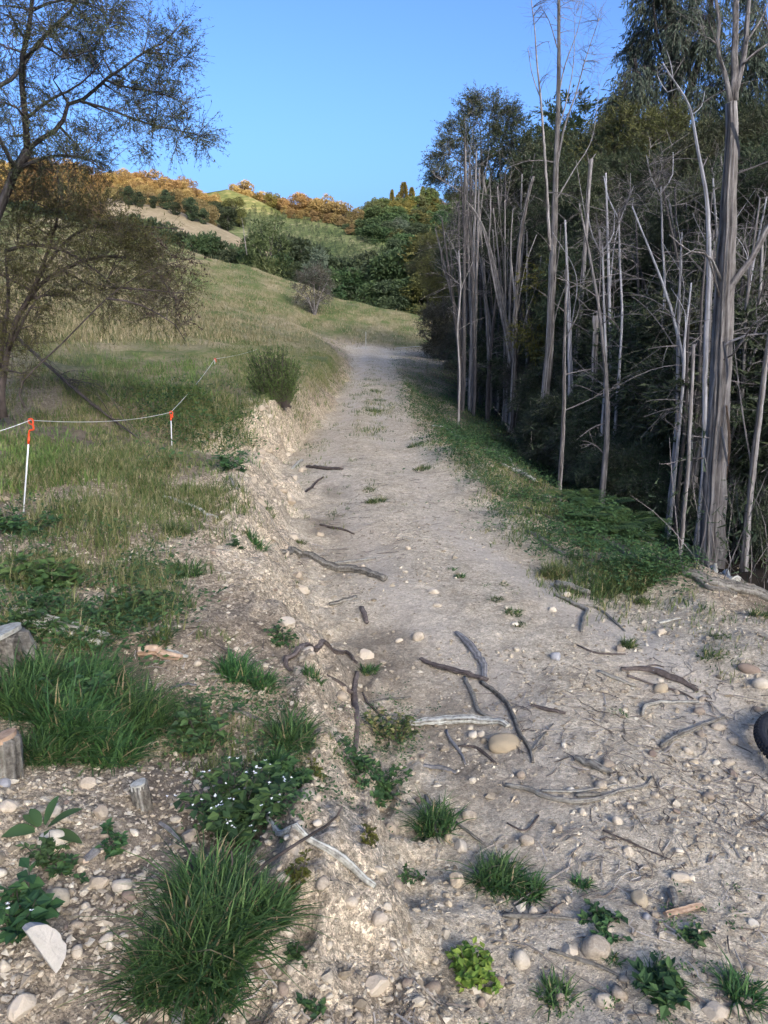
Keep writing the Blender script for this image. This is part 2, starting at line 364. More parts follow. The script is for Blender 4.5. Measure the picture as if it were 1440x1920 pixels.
def relief(X, Y, s):
    d = np.clip(Y, 1, None)
    far = np.clip(9 / (d + 1), 0.05, 1)
    track = sstep(3.9, 4.15, s) * (1 - sstep(4.85, 5.15, s)); bank = sstep(2.6, 3.1, s) * (1 - sstep(3.9, 4.2, s))
    n = 0.24 * fbm(X * .55, Y * .55, 3, 2) * (1 - .75 * track) * np.clip(1.2 - Y / 70, .5, 1)
    n += 0.10 * fbm(X * 2.2, Y * 2.2, 5, 3) * (0.35 + .65 * (1 - track))
    n += 0.045 * fbm(X * 8, Y * 8, 9, 2) * far * (.22 + .9 * bank + .4 * (1 - track))
    n += 0.022 * fbm(X * 22, Y * 22, 12, 2) * np.clip(5 / (d + 1), 0, 1) * (.4 + .9 * bank)
    rdg = 1 - 2 * np.abs(vnoise(X * 9, Y * 5, 31)); n += bank * far * .09 * (rdg - .4) + bank * far * .05 * np.round(3 * vnoise(X * 3.1, Y * 2.3, 37)) / 3
    n += sstep(3, 4, s) * (1 - sstep(4.9, 5.1, s)) * 0.03 * np.cos((s - 4.45) * 9)          # wheel ruts
    n += np.where(Y > 40, .3 * fbm(X * .12, Y * .12, 44, 2) * sstep(40, 60, Y), 0)
    return n
def jitter_s(X, Y):
    # the bank edge wanders
    return 0.16 * fbm(X * .9 + 7, Y * 1.3, 21, 3) * np.clip(Y / 5, .6, 2.2)

yy = np.concatenate([np.linspace(-2.4, 0.9, 14)[:-1], 3.0 * 0 + (3.9 * 1.0062 ** np.arange(0, 620) - 3.0)])
yy = yy[yy < 112]; yy = np.append(yy, 112.0)
uu = np.concatenate([-np.geomspace(3.2, .66, 26)[:-1], np.linspace(-.66, .66, 440), np.geomspace(.66, 3.2, 26)[1:]])
UU, YY = np.meshgrid(uu, yy); XX = UU * (YY + 3.0)
XJ = XX + jitter_s(XX, YY) * sstep(-.66, -.1, UU)
Zb, SS = hbase(XJ, YY)
# spoil heap beside the track and the pile at the right edge
def mound(cx, cy, rx, ry, h): return h * np.exp(-(((XX - cx) / rx) ** 2 + ((YY - cy) / ry) ** 2))
def gxy(px, py):  # flat-track guess, good enough for the heaps
    p = P(px, py, 1.0); t = (CAMH) / (CAMH - p[2]); return p[0] * t, t
c1 = gxy(835, 850); c2 = gxy(1425, 1260); c3 = gxy(60, 930); c4 = gxy(1270, 1090); c5 = gxy(765, 735); c6 = gxy(640, 1800); c7 = gxy(655, 1700)
Zb = Zb + mound(*c1, .28, 1.3, .14) + mound(*c2, .5, .5, .12) + mound(c4[0], c4[1], .5, .4, .12) + mound(c5[0], c5[1], .25, 1.6, .18) + mound(c6[0] - .03, c6[1], .16, .22, .07) + mound(c7[0] - .04, c7[1], .12, .2, .06)
w6 = np.clip(mound(c6[0] - .03, c6[1], .2, .3, 1.3) + mound(c7[0] - .04, c7[1], .16, .3, 1.1), 0, 1)
ZZ = Zb + relief(XX, YY, SS) + w6 * (.05 * fbm(XX * 14, YY * 14, 41, 3) + .02 * (1 - 2 * np.abs(vnoise(XX * 26, YY * 26, 43))))
IY = np.arange(len(yy)); IU = np.arange(len(uu))
def ground_z(X, Y):
    X = np.asarray(X, float); Y = np.asarray(Y, float)
    i = np.interp(Y, yy, IY); j = np.interp(X / (Y + 3.0), uu, IU)
    i0 = np.clip(i.astype(int), 0, len(yy) - 2); j0 = np.clip(j.astype(int), 0, len(uu) - 2); a = i - i0; b = j - j0
    return (ZZ[i0, j0] * (1 - b) + ZZ[i0, j0 + 1] * b) * (1 - a) + (ZZ[i0 + 1, j0] * (1 - b) + ZZ[i0 + 1, j0 + 1] * b) * a
def sect(X, Y):
    i = np.clip(np.round(np.interp(Y, yy, IY)).astype(int), 0, len(yy) - 1); j = np.clip(np.round(np.interp(X / (Y + 3.0), uu, IU)).astype(int), 0, len(uu) - 1)
    return SS[i, j]
TS = np.geomspace(1.0, 110, 330)
def ground(px, py):
    """where the sight line through a photo pixel meets the ground"""
    px = np.atleast_1d(np.asarray(px, float)); py = np.atleast_1d(np.asarray(py, float))
    out = np.full((len(px), 3), np.nan)
    for c in range(0, len(px), 4000):
        dx, dy, dz = ray(px[c:c + 4000], py[c:c + 4000])
        kx = dx / dy; kz = dz / dy
        Y = TS[None]; g = CAMH + kz[:, None] * Y - ground_z(kx[:, None] * Y, np.broadcast_to(Y, (len(kx), len(TS))))
        below = g < 0; k = np.argmax(below, 1); ok = below.any(1) & (k > 0)
        r_ = np.arange(len(k)); k1 = np.maximum(k, 1); g0 = g[r_, k1 - 1]; g1 = g[r_, k1]
        y = TS[k1 - 1] + (TS[k1] - TS[k1 - 1]) * g0 / (g0 - g1 + 1e-12)
        x = kx * y; z = ground_z(x, y)
        out[c:c + 4000][ok] = np.stack([x, y, z], -1)[ok]
    return out
def g1(px, py):
    p = ground(px, py)[0]
    return p if np.isfinite(p[0]) else P(px, py, 60.0)

# masks that say what the soil is made of
A_clay = sstep(2.75, 3.1, SS) * (1 - sstep(3.95, 4.15, SS)) * (YY < 40) * (1 - .8 * sstep(11.5, 17, YY))
A_clay = np.maximum(A_clay, w6 * 1.7)
A_track = sstep(3.8, 4.1, SS) * (1 - sstep(4.9, 5.25, SS)) * (1 - sstep(47, 52, YY))
plateau = (1 - sstep(2.6, 3.0, SS))
plat2 = 1 - sstep(3.2, 3.8, SS)
A_turf = plateau * sstep(5.2, 7.5, YY) * .85 + plat2 * (1 - plateau) * sstep(12, 17, YY) * .8 + sstep(5.15, 5.9, SS) * .6
A_turf = np.maximum(A_turf, sstep(48, 53, YY)); A_turf = np.maximum(A_turf, (1 - sstep(2.7, 3.4, SS)) * (1 - sstep(5, 8, YY)) * np.clip(.42 + 1.5 * fbm(XX * 1.6, YY * 1.6, 64, 3), 0, .85)); A_turf = np.maximum(A_turf, sstep(3.2, 3.7, SS) * (1 - sstep(4.1, 4.35, SS)) * (YY < 9) * np.clip(.1 + 1.6 * fbm(XX * 2.2, YY * 1.4, 67, 3), 0, .6)); A_rut = A_track * np.clip(np.exp(-((SS - 4.28) / .085) ** 2) + np.exp(-((SS - 4.68) / .085) ** 2), 0, 1) * np.clip(.75 + .8 * fbm(XX * .8, YY * .5, 66, 2), 0, 1)
A_turf = np.clip(A_turf + .5 * fbm(XX * .7, YY * .7, 61, 3) * (A_turf > .05) * (YY > 7), 0, 1)
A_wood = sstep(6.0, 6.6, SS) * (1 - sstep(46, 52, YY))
gm, nt, n, l, b = nt_new('soil')
geo = n.new('ShaderNodeNewGeometry'); pos = geo.outputs['Position']
n1 = noise(n, l, pos, 1.3, 5, .6); n2 = noise(n, l, pos, 9, 5, .65); n3 = noise(n, l, pos, 42, 5, .72); n4 = noise(n, l, pos, 190, 2, .5)
soil = ramp(n, [(0.134, 0.102, 0.065), (0.251, 0.200, 0.136), (0.404, 0.330, 0.225), (0.549, 0.465, 0.329)], [.30, .43, .55, .70])
k = math_(n, l, 'ADD', math_(n, l, 'MULTIPLY', n2, .40), math_(n, l, 'MULTIPLY', n3, .35)); k = math_(n, l, 'ADD', k, math_(n, l, 'MULTIPLY', n1, .25)); l.new(k, soil.inputs[0])
col = soil.outputs[0]
clay = ramp(n, [(0.305, 0.237, 0.156), (0.502, 0.416, 0.288), (0.665, 0.571, 0.423)], [.3, .5, .66]); l.new(k, clay.inputs[0])
fc = math_(n, l, 'MULTIPLY', attr(n, 'clay'), math_(n, l, 'MULTIPLY_ADD', n1, 1.6)); 
fc.node.inputs[1].links[0].from_node.inputs[2].default_value = -.15
col = mixc(n, l, math_(n, l, 'MULTIPLY', fc, 1.0, True), col, clay.outputs[0])
trk = ramp(n, [(0.235, 0.185, 0.123), (0.404, 0.335, 0.231), (0.532, 0.454, 0.324), (0.655, 0.571, 0.428)], [.31, .44, .55, .69]); l.new(k, trk.inputs[0])
col = mixc(n, l, attr(n, 'track'), col, trk.outputs[0])
for vs_, amt in ((38, .34), (95, .42), (210, .36)):      # packed grit: every grain its own tone
    v2 = n.new('ShaderNodeTexVoronoi'); v2.inputs['Scale'].default_value = vs_; l.new(pos, v2.inputs['Vector']); sx = n.new('ShaderNodeSeparateColor'); l.new(v2.outputs['Color'], sx.inputs[0])
    ac = math_(n, l, 'SUBTRACT', 1.0, math_(n, l, 'MULTIPLY', attr(n, 'track'), .45)); k2 = math_(n, l, 'ADD', 1.0, math_(n, l, 'MULTIPLY', math_(n, l, 'MULTIPLY', math_(n, l, 'SUBTRACT', sx.outputs[0], .48), amt * 2), ac))
    vm = n.new('ShaderNodeVectorMath'); vm.operation = 'SCALE'; l.new(col, vm.inputs[0]); l.new(k2, vm.inputs['Scale']); col = vm.outputs[0]
col = mixc(n, l, math_(n, l, 'MULTIPLY', attr(n, 'rut'), .45), col, (.56, .50, .41))
vo = n.new('ShaderNodeTexVoronoi'); vo.inputs['Scale'].default_value = 75; l.new(pos, vo.inputs['Vector'])
fl = n.new('ShaderNodeValToRGB'); fl.color_ramp.elements[0].position = .12; fl.color_ramp.elements[0].color = (1, 1, 1, 1); fl.color_ramp.elements[1].position = .26; fl.color_ramp.elements[1].color = (0, 0, 0, 1)
l.new(vo.outputs['Distance'], fl.inputs[0])
sp = math_(n, l, 'MULTIPLY', math_(n, l, 'GREATER_THAN', vo.outputs['Color'], .62), fl.outputs[0]); sp = math_(n, l, 'MULTIPLY', sp, .5)
col = mixc(n, l, sp, col, (.54, .50, .43))
org = ramp(n, [(.07, .055, .04), (.15, .12, .085), (.24, .20, .15)], [.35, .5, .65]); l.new(k, org.inputs[0])
mp = n.new('ShaderNodeMapping'); mp.inputs['Scale'].default_value = (.35, .12, .35); l.new(pos, mp.inputs['Vector'])
n5 = noise(n, l, mp.outputs[0], 1.6, 5, .65)
turf = ramp(n, [(.065, .095, .028), (.11, .135, .042), (.20, .18, .085), (.33, .27, .16)], [.36, .46, .54, .64])
l.new(math_(n, l, 'ADD', math_(n, l, 'MULTIPLY', n5, .7), math_(n, l, 'MULTIPLY', n2, .3)), turf.inputs[0])
tf = mixc(n, l, attr(n, 'hill'), org.outputs[0], turf.outputs[0])
col = mixc(n, l, attr(n, 'turf'), col, tf)
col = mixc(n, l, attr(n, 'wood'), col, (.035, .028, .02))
l.new(col, b.inputs['Base Color']); b.inputs['Roughness'].default_value = .95; b.inputs['Specular IOR Level'].default_value = .1
bp = n.new('ShaderNodeBump'); bp.inputs['Strength'].default_value = .8; bp.inputs['Distance'].default_value = .02
l.new(math_(n, l, 'ADD', math_(n, l, 'ADD', n3, math_(n, l, 'MULTIPLY', n4, .4)), math_(n, l, 'MULTIPLY', fl.outputs[0], .25)), bp.inputs['Height']); l.new(bp.outputs[0], b.inputs['Normal'])
M_soil = gm

nr, nc = XX.shape
I = (np.arange(nr - 1)[:, None] * nc + np.arange(nc - 1)[None]); QU = np.stack([I, I + 1, I + nc + 1, I + nc], -1)
Sc = SS[:-1, :-1]; Yc = YY[:-1, :-1]
is_track = (Sc > 4.0) & (Sc < 5.0) & (Yc < 52); is_hill = (Yc > 48) & ~is_track
V = np.stack([XX, YY, ZZ], -1).reshape(-1, 3)
def sheet(name, mask):
    q = QU[mask]; used = np.unique(q); mp_ = np.zeros(len(V), np.int64); mp_[used] = np.arange(len(used))
    mb = MB(); mb.add(V[used], mp_[q]); o = mb.obj(name, [M_soil], smooth=True)
    hill = sstep(7, 20, YY) * np.maximum(plateau, plat2) + sstep(44, 55, YY); hill = np.clip(hill, 0, 1)
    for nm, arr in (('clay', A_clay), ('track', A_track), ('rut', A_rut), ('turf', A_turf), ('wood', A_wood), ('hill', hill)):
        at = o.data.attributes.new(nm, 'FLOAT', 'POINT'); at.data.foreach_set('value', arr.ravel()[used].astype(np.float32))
    return tag(o, kind='structure')
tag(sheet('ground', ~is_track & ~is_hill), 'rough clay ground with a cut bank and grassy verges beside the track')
tag(sheet('dirt_track', is_track), 'pale gravelly dirt track running up between bank and wood')
tag(sheet('grassy_hill', is_hill), 'near hill of green and straw coloured grass beyond the track')

# ------------------------------------------------------------------ far hills
def hill_mat(name, cols, scale, stripes=0.0):
    m, nt, n, l, b = nt_new(name)
    geo = n.new('ShaderNodeNewGeometry'); f = noise(n, l, geo.outputs['Position'], scale, 6, .65); g = noise(n, l, geo.outputs['Position'], scale * 9, 4, .6)
    k = math_(n, l, 'ADD', math_(n, l, 'MULTIPLY', f, .6), math_(n, l, 'MULTIPLY', g, .4))
    if stripes:
        w = n.new('ShaderNodeTexWave'); w.inputs['Scale'].default_value = .16; w.inputs['Distortion'].default_value = 9; w.inputs['Detail'].default_value = 5; w.inputs['Detail Scale'].default_value = 1.6
        mp = n.new('ShaderNodeMapping'); mp.inputs['Rotation'].default_value = (0, 0, R(35)); l.new(geo.outputs['Position'], mp.inputs['Vector']); l.new(mp.outputs[0], w.inputs['Vector'])
        k = math_(n, l, 'ADD', k, math_(n, l, 'MULTIPLY', math_(n, l, 'SUBTRACT', w.outputs['Fac'], .5), stripes))
    r = ramp(n, cols, [.32 + .36 * i / (len(cols) - 1) for i in range(len(cols))]); l.new(k, r.inputs[0])
    l.new(r.outputs[0], b.inputs['Base Color']); b.inputs['Roughness'].default_value = .95; b.inputs['Specular IOR Level'].default_value = .1
    return m
M_planted = hill_mat('planted_slope', [(.035, .055, .022), (.075, .10, .036), (.13, .145, .062), (.24, .225, .125)], .15, .10)
M_pale = hill_mat('pale_spur', [(.15, .13, .075), (.26, .21, .13), (.36, .30, .20)], .2)
M_scrub = hill_mat('scrub_slope', [(.05, .05, .025), (.09, .08, .045), (.15, .12, .07)], .15)
M_forest = hill_mat('forest_floor', [(.02, .03, .015), (.04, .05, .022), (.06, .065, .03)], .2)
HB = {}
def far_hill(name, label, mat, cols, sag=0.0, rough=.6, nx=120, ny=40):
    """cols: (photo column, crest row, crest Y, foot row, foot Y) ; the back falls away behind the crest"""
    c = np.array(cols, float); pxs = np.linspace(c[0, 0], c[-1, 0], nx)
    f = [np.interp(pxs, c[:, 0], c[:, k]) for k in range(1, 5)]
    top = P(pxs, f[0], f[1]); bot = P(pxs, f[2], f[3])
    t = np.linspace(0, 1, ny)[:, None, None]
    fr = bot + (top - bot) * t; fr[..., 2] -= sag * np.sin(np.pi * t[..., 0]) * np.minimum(1, .3 + t[..., 0])
    tb = np.linspace(0.1, 1, 8)[:, None, None]; bk = top + (np.stack([top[:, 0] * 1.4, top[:, 1] + 90, np.full(nx, -12.)], -1) - top) * tb
    g = np.concatenate([fr, bk]); n_ = fbm(g[..., 0] * .09, g[..., 1] * .09, 77, 4)
    g[..., 2] += rough * n_ * 2
    g = np.concatenate([np.concatenate([g[:1, :, :2], np.full((1, nx, 1), -14.)], -1), g])
    h_, w_ = g.shape[:2]; i = np.arange(h_ - 1)[:, None] * w_ + np.arange(w_ - 1)[None]; q = np.stack([i, i + 1, i + w_ + 1, i + w_], -1).reshape(-1, 4)
    mb = MB(); mb.add(g.reshape(-1, 3), q); o = mb.obj(name, [mat], smooth=True); tag(o, label, kind='structure')
    HB[name] = BVHTree.FromPolygons([Vector(x) for x in g.reshape(-1, 3)], [tuple(map(int, x)) for x in q])
    return o
def on_hill(name, px, py):
    dx, dy, dz = ray(px, py); h = HB[name].ray_cast(Vector((0, 0, CAMH)), Vector((dx, dy, dz)).normalized())
    return None if h[0] is None else np.array(h[0])
def hill_z(name, x, y):
    h = HB[name].ray_cast(Vector((x, y, 200)), Vector((0, 0, -1))); return None if h[0] is None else h[0].z

far_hill('scrub_hill', 'left hill ridge covered in sunlit orange scrub', M_scrub,
         [(-900, 250, 175, 520, 130), (-300, 300, 175, 500, 130), (0, 336, 175, 480, 130), (80, 330, 175, 470, 130), (200, 346, 177, 460, 130), (300, 362, 182, 450, 130), (380, 372, 200, 450, 135), (450, 385, 215, 450, 150), (520, 430, 215, 470, 170)])
far_hill('planted_hill', 'hillside planted with rows of young pines', M_planted,
         [(240, 392, 188, 560, 112), (330, 370, 188, 560, 112), (390, 357, 190, 560, 112), (425, 353, 190, 560, 112), (470, 368, 188, 560, 112), (520, 392, 184, 560, 112), (600, 412, 178, 560, 112), (660, 430, 172, 562, 112), (720, 450, 166, 566, 112), (790, 482, 158, 572, 112), (850, 520, 150, 580, 112)], sag=1.5, rough=.45)
far_hill('pale_spur', 'pale dry grass spur in front of the planted hill', M_pale,
         [(200, 372, 118, 500, 95), (300, 384, 118, 500, 95), (340, 396, 118, 505, 95), (400, 421, 117, 510, 95), (440, 440, 116, 520, 95), (485, 462, 114, 530, 95), (560, 500, 112, 545, 95)], rough=.2)
far_hill('forest_hill', 'dark forested hillside closing the valley', M_forest,
         [(560, 400, 205, 560, 150), (640, 392, 205, 560, 140), (700, 404, 205, 560, 140), (760, 402, 205, 560, 140), (860, 384, 205, 560, 140), (960, 360, 205, 560, 140), (1150, 330, 205, 560, 140), (1500, 300, 205, 560, 140), (2200, 260, 205, 560, 140)])
# valley floor out to the horizon, and an unseen ridge behind the camera, added and shaped to shade the valley
mb = MB(); s_ = 3000
mb.add([(-s_, -s_, -9), (s_, -s_, -9), (s_, s_, -9), (-s_, s_, -9)], np.array([[0, 1, 2, 3]])); tag(mb.obj('valley_floor', [M_scrub]), kind='structure')
RD, RH = 900.0, 388.0
gx, gt = np.meshgrid(np.linspace(-1500, 1500, 90), np.linspace(-1, 1, 14))
prof = RH * (1 - np.abs(gt) ** 1.2) * (.25 + .75 * np.exp(-(np.maximum(np.abs(gx) - 300, 0) / 260) ** 2)) - 10 + 5 * fbm(gx * .008, gt * 3, 91, 3) * (1 - np.abs(gt))
ca, sa = math.cos(-(SUN_ROT - math.pi)), math.sin(-(SUN_ROT - math.pi)); dd = -RD + gt * 520
g = np.stack([gx * ca - dd * sa, gx * sa + dd * ca, prof], -1); h_, w_ = g.shape[:2]
i = np.arange(h_ - 1)[:, None] * w_ + np.arange(w_ - 1)[None]; mb = MB(); mb.add(g.reshape(-1, 3), np.stack([i, i + 1, i + w_ + 1, i + w_], -1).reshape(-1, 4))
tag(mb.obj('shade_ridge', [M_scrub], smooth=True), kind='structure')
# ------------------------------------------------------------------ trees: builders
def near_skel(sk, T, up=0.6):
    d = np.linalg.norm(T[:, None] - sk[None, :, :3], axis=2) + up * np.maximum(0, sk[None, :, 2] - T[:, None, 2] + .05)
    return np.argmin(d, 1)
def bez(S, T, n, sag=0.12, jit=0.08):
    L = np.linalg.norm(T - S, axis=1)[:, None]
    C = S + (T - S) * .5 + np.array([0, 0, 1.0]) * L * sag + U(-1, 1, S.shape) * L * jit
    t = np.linspace(0, 1, n)[None, :, None]
    return (1 - t) ** 2 * S[:, None] + 2 * t * (1 - t) * C[:, None] + t * t * T[:, None]
def skel_of(lines, step=0.12):
    out = []
    for p, r in lines:
        p = np.asarray(p, float); L = np.linalg.norm(np.diff(p, axis=0), axis=1).sum(); n = max(4, int(L / step))
        q = smooth_path(p, n); out.append(np.concatenate([q, np.interp(np.linspace(0, 1, n), np.linspace(0, 1, len(p)), r)[:, None]], 1))
    return np.concatenate(out)
def crown(mb, skel, clumps, twigs=30, fine=6, leaf=10, ll=.06, lw=.012, mat_t=0, mat_l=1, droop=0.0, spread=.6, tr=.008, flen=(.18, .4), lozenge=False, sag=.12, shell=.5, hang=0.0, limb=True):
    """fills each clump (centre, radius) with twigs grown out of the nearest limb, and leaves along the twigs"""
    C = np.array([c[0] for c in clumps], float); RAD = np.array([np.broadcast_to(c[1], (3,)) for c in clumps], float)
    wgt = np.array([c[2] if len(c) > 2 else 1.0 for c in clumps])
    if limb:
        k = near_skel(skel, C); n = 9; b_ = bez(skel[k, :3], C, n, sag, .1)
        ln = np.linalg.norm(C - skel[k, :3], axis=1); r0 = np.minimum(skel[k, 3] * .75, .012 + .014 * ln)
        rr = r0[:, None] * np.linspace(1, .35, n)[None]; tubes(mb, b_, rr, 5, mat_t)
        skel = np.concatenate([skel, np.concatenate([b_.reshape(-1, 3), rr.reshape(-1, 1)], 1)])
    cnt = np.maximum(2, (twigs * wgt).astype(int)); ci = np.repeat(np.arange(len(C)), cnt); M = len(ci)
    d = unit(rng.normal(size=(M, 3))); T = C[ci] + d * RAD[ci] * (shell + (1 - shell) * U(0, 1, (M, 1))) ** .8
    k = near_skel(skel, T); S = skel[k, :3]; n = 6
    tw = bez(S, T, n, sag, .12); tw[:, :, 2] -= droop * np.linspace(0, 1, n)[None] ** 2 * np.linalg.norm(T - S, axis=1)[:, None]
    L = np.linalg.norm(T - S, axis=1)
    r0 = np.minimum(np.minimum(skel[k, 3] * .7, tr + .005 * L), .03); tubes(mb, tw, r0[:, None] * np.linspace(1, .35, n)[None], 3, mat_t)
    # fine twigs
    F = M * fine; ti = np.repeat(np.arange(M), fine); t = U(.35, 1, F) * (n - 1); i0 = np.minimum(t.astype(int), n - 2); f = (t - i0)[:, None]
    B = tw[ti, i0] * (1 - f) + tw[ti, i0 + 1] * f; D = unit(unit(tw[ti, i0 + 1] - tw[ti, i0]) + rng.normal(size=(F, 3)) * spread + np.array([0, 0, -hang]))
    fl = U(*flen, F); E = B + D * fl[:, None]; E[:, 2] -= droop * fl
    m = 4; fp = bez(B, E, m, .06, .08); strips(mb, fp, np.full((F, 1), tr * .4) * np.linspace(1, .5, m)[None], mat_t)
    if leaf:
        N = F * leaf; fi = np.repeat(np.arange(F), leaf); t = U(.1, 1, N) * (m - 1); i0 = np.minimum(t.astype(int), m - 2); f = (t - i0)[:, None]
        B = fp[fi, i0] * (1 - f) + fp[fi, i0 + 1] * f; D = unit(fp[fi, i0 + 1] - fp[fi, i0]) + rng.normal(size=(N, 3)) * .75 + np.array([0, 0, -hang])
        a = np.clip(np.repeat(U(0, 1, M), fine)[fi] * .5 + U(0, .6, N), 0, 1)
        if lozenge: leaves(mb, B, D, rng.normal(size=(N, 3)), ll * U(.7, 1.3, N), lw * U(.8, 1.2, N), mat_l, a=a)
        else: sprigs(mb, B, D, ll * U(.6, 1.4, N), lw * U(.7, 1.3, N), mat_l, a=a)
def limbs(mb, lines, mat=0, big=.05, rough=.25):
    for k, (p, r) in enumerate(lines):
        p = np.asarray(p, float); L = np.linalg.norm(np.diff(p, axis=0), axis=1).sum(); n = int(np.clip(L / max(.14, np.max(r) * 1.8), 5, 44))
        q = smooth_path(p, n); rr = np.interp(np.linspace(0, 1, n), np.linspace(0, 1, len(p)), r)
        q = q + rng.normal(size=q.shape) * rr[:, None] * .08
        tube(mb, q, rr, 44 if rr[0] > .075 else 18 if rr[0] > .045 else (9 if rr[0] > .018 else 5), mat, .62 if rr[0] > .075 else .4 if rr[0] > .045 else rough if rr[0] > .015 else 0.1, seed=int(rng.integers(1e6)))
def pl(pts, Y, w, dy=0.0):
    """limb drawn by photo points at distance Y (m); w = widths in photo pixels"""
    pts = np.array(pts, float); n = len(pts); Yv = Y + dy * np.linspace(0, 1, n)
    p = np.array([P(a, b, y) for (a, b), y in zip(pts, Yv)])
    r = np.interp(np.linspace(0, 1, n), np.linspace(0, 1, len(np.atleast_1d(w))), np.atleast_1d(w)) * .5 / FPX * depth_of(p)
    return p, r
def root_down(line, dz=.25):
    p, r = line; p = np.concatenate([[p[0] - (0, 0, dz)], p]); return p, np.concatenate([[r[0] * 1.25], r])
def cl(px, py, rp, Y, w=1.0, dy=0.0, fl=1.0):
    c = P(px, py, Y + dy); r = rp / FPX * float(depth_of(c)); return (c, (r, r, r * fl), w)
def tree(name, label, cat, lines, clumps, bark, leafm, group=None, bark_t=None, crown_name='crown', side=0, **kw):
    base = np.asarray(lines[0][0][0], float).copy()
    e = empty(name, base, label, cat, group)
    mb = MB(); L2 = [(np.asarray(p) - base, r) for p, r in lines]; limbs(mb, L2); mb.obj('trunk', [bark], e, smooth=True)
    if clumps:
        mb = MB(); crown(mb, skel_of(L2), [(c[0] - base, *c[1:]) for c in clumps], **kw)
        if side:
            sk = skel_of(L2); sk = sk[sk[:, 2] > sk[:, 2].max() * .22]; i = rng.integers(0, len(sk), side); S = sk[i, :3]; a = U(0, 6.28, side); L = U(.25, 1.0, side)
            T = S + np.stack([np.cos(a) * L, np.sin(a) * L * .6, L * U(-.35, .8, side)], -1); b_ = bez(S, T, 7, .1, .16); r0 = np.minimum(sk[i, 3] * .5, .011); tubes(mb, b_, r0[:, None] * np.linspace(1, .35, 7)[None], 4, 0)
            j = np.repeat(np.arange(side), 4); k = rng.integers(2, 6, side * 4); S2 = b_[j, k]; T2 = S2 + rng.normal(size=(side * 4, 3)) * .17 + (T - S)[j] * .22; strips(mb, bez(S2, T2, 5, .05, .12), np.full((side * 4, 1), .0038) * np.linspace(1, .5, 5)[None], 0)
        mb.obj(crown_name, [bark_t or M_twig, leafm], e)
    return e

# ------------------------------------------------------------------ the big kanuka leaning in on the left
Y0 = 8.2
def k_(pts, w, dy=0.0): return pl(pts, Y0, w, dy)
kl = [root_down(k_([(-62, 745), (-52, 600), (-25, 465), (0, 388), (16, 350), (36, 310), (52, 280)], [20, 16, 14])),
      k_([(52, 280), (48, 225), (42, 165), (40, 115), (52, 60), (60, 0), (62, -80)], [12, 8, 5], -.3), 
      k_([(42, 150), (45, 118), (80, 72), (110, 42), (140, 10), (160, -40)], [9, 7, 4], .4),
      k_([(-60, 185), (-20, 172), (0, 160), (22, 148), (42, 126)], [11, 9, 7]),
      k_([(52, 280), (85, 253), (116, 236), (124, 198), (160, 184), (196, 150), (235, 124), (268, 98), (300, 84), (325, 62), (344, 38)], [10, 7.5, 4.5, 2], .3),
      k_([(150, 190), (205, 205), (255, 225), (310, 240), (360, 250), (398, 263)], [6, 4, 1.5], .2),
      k_([(196, 150), (240, 165), (290, 172), (330, 185), (352, 205)], [5, 3, 1.5], .5),
      k_([(268, 98), (300, 100), (340, 105), (362, 110)], [4, 2, 1.2], .4),
      k_([(48, 225), (90, 190), (140, 165), (170, 140), (195, 108)], [6, 4, 2], -.4),
      k_([(40, 115), (80, 85), (120, 110), (165, 95)], [6, 4, 2], -.6),
      k_([(60, 20), (110, 0), (170, 10), (205, 30), (225, 60)], [6, 4, 1.5], -.2),
      k_([(160, -40), (200, -30), (235, -5), (246, 6)], [5, 3, 1.5], .2),
      k_([(30, 320), (70, 300), (120, 290), (165, 300), (195, 320)], [7, 4, 2], -.3),
      k_([(30, 320), (10, 280), (-20, 230), (-60, 200)], [9, 7, 4], -.3)]
kc = []
for a in [(60, 20, 58), (120, 15, 50), (175, 20, 42), (200, 55, 30), (205, 20, 32), (150, 60, 45), (100, 70, 40), (20, 30, 50), (15, 90, 45), (190, 105, 34), (150, 98, 36), (165, 145, 28, .6), (100, 150, 40, .7),
          (30, 200, 40), (80, 235, 35, .6), (20, 255, 42), (70, 290, 34), (105, 315, 34), (150, 278, 38), (190, 255, 30), (178, 300, 26), (135, 305, 30), (10, 320, 34), (60, 165, 40, .6), (120, 210, 28, .5), (-40, 120, 60), (-40, 250, 60), (-40, 20, 70), (60, -60, 70), (150, -60, 60)]: kc.append(cl(*a[:3], Y0, a[3] if len(a) > 3 else 1, U(-.7, .5)))
for a in [(330, 62, 20), (345, 45, 9, .3), (300, 92, 24), (278, 60, 14, .5), (345, 108, 17), (318, 130, 24), (280, 125, 24), (245, 155, 25), (290, 160, 26), (335, 150, 18, .6), (230, 180, 24), (250, 205, 25), (290, 200, 28), (335, 195, 17, .6), (275, 232, 24), (320, 226, 24), (350, 240, 20), (372, 254, 13), (392, 263, 6, .3), (265, 262, 18, .6), (285, 285, 10, .3), (330, 262, 18, .6), (378, 272, 8, .3), (210, 215, 18, .5), (255, 185, 25)]: kc.append(cl(*a[:3], Y0 + .3, (a[3] if len(a) > 3 else 1) * U(.5, .75), U(-.5, .5)))
tree('kanuka_tree', 'tall feathery kanuka leaning in from the left edge, its bough reaching across the sky', 'tree', kl, kc, M_barkd, L_kan,
     twigs=20, fine=6, leaf=10, ll=.036, lw=.0068, spread=.42, tr=.0042, flen=(.14, .32), lozenge=True, hang=.12, sag=.06)

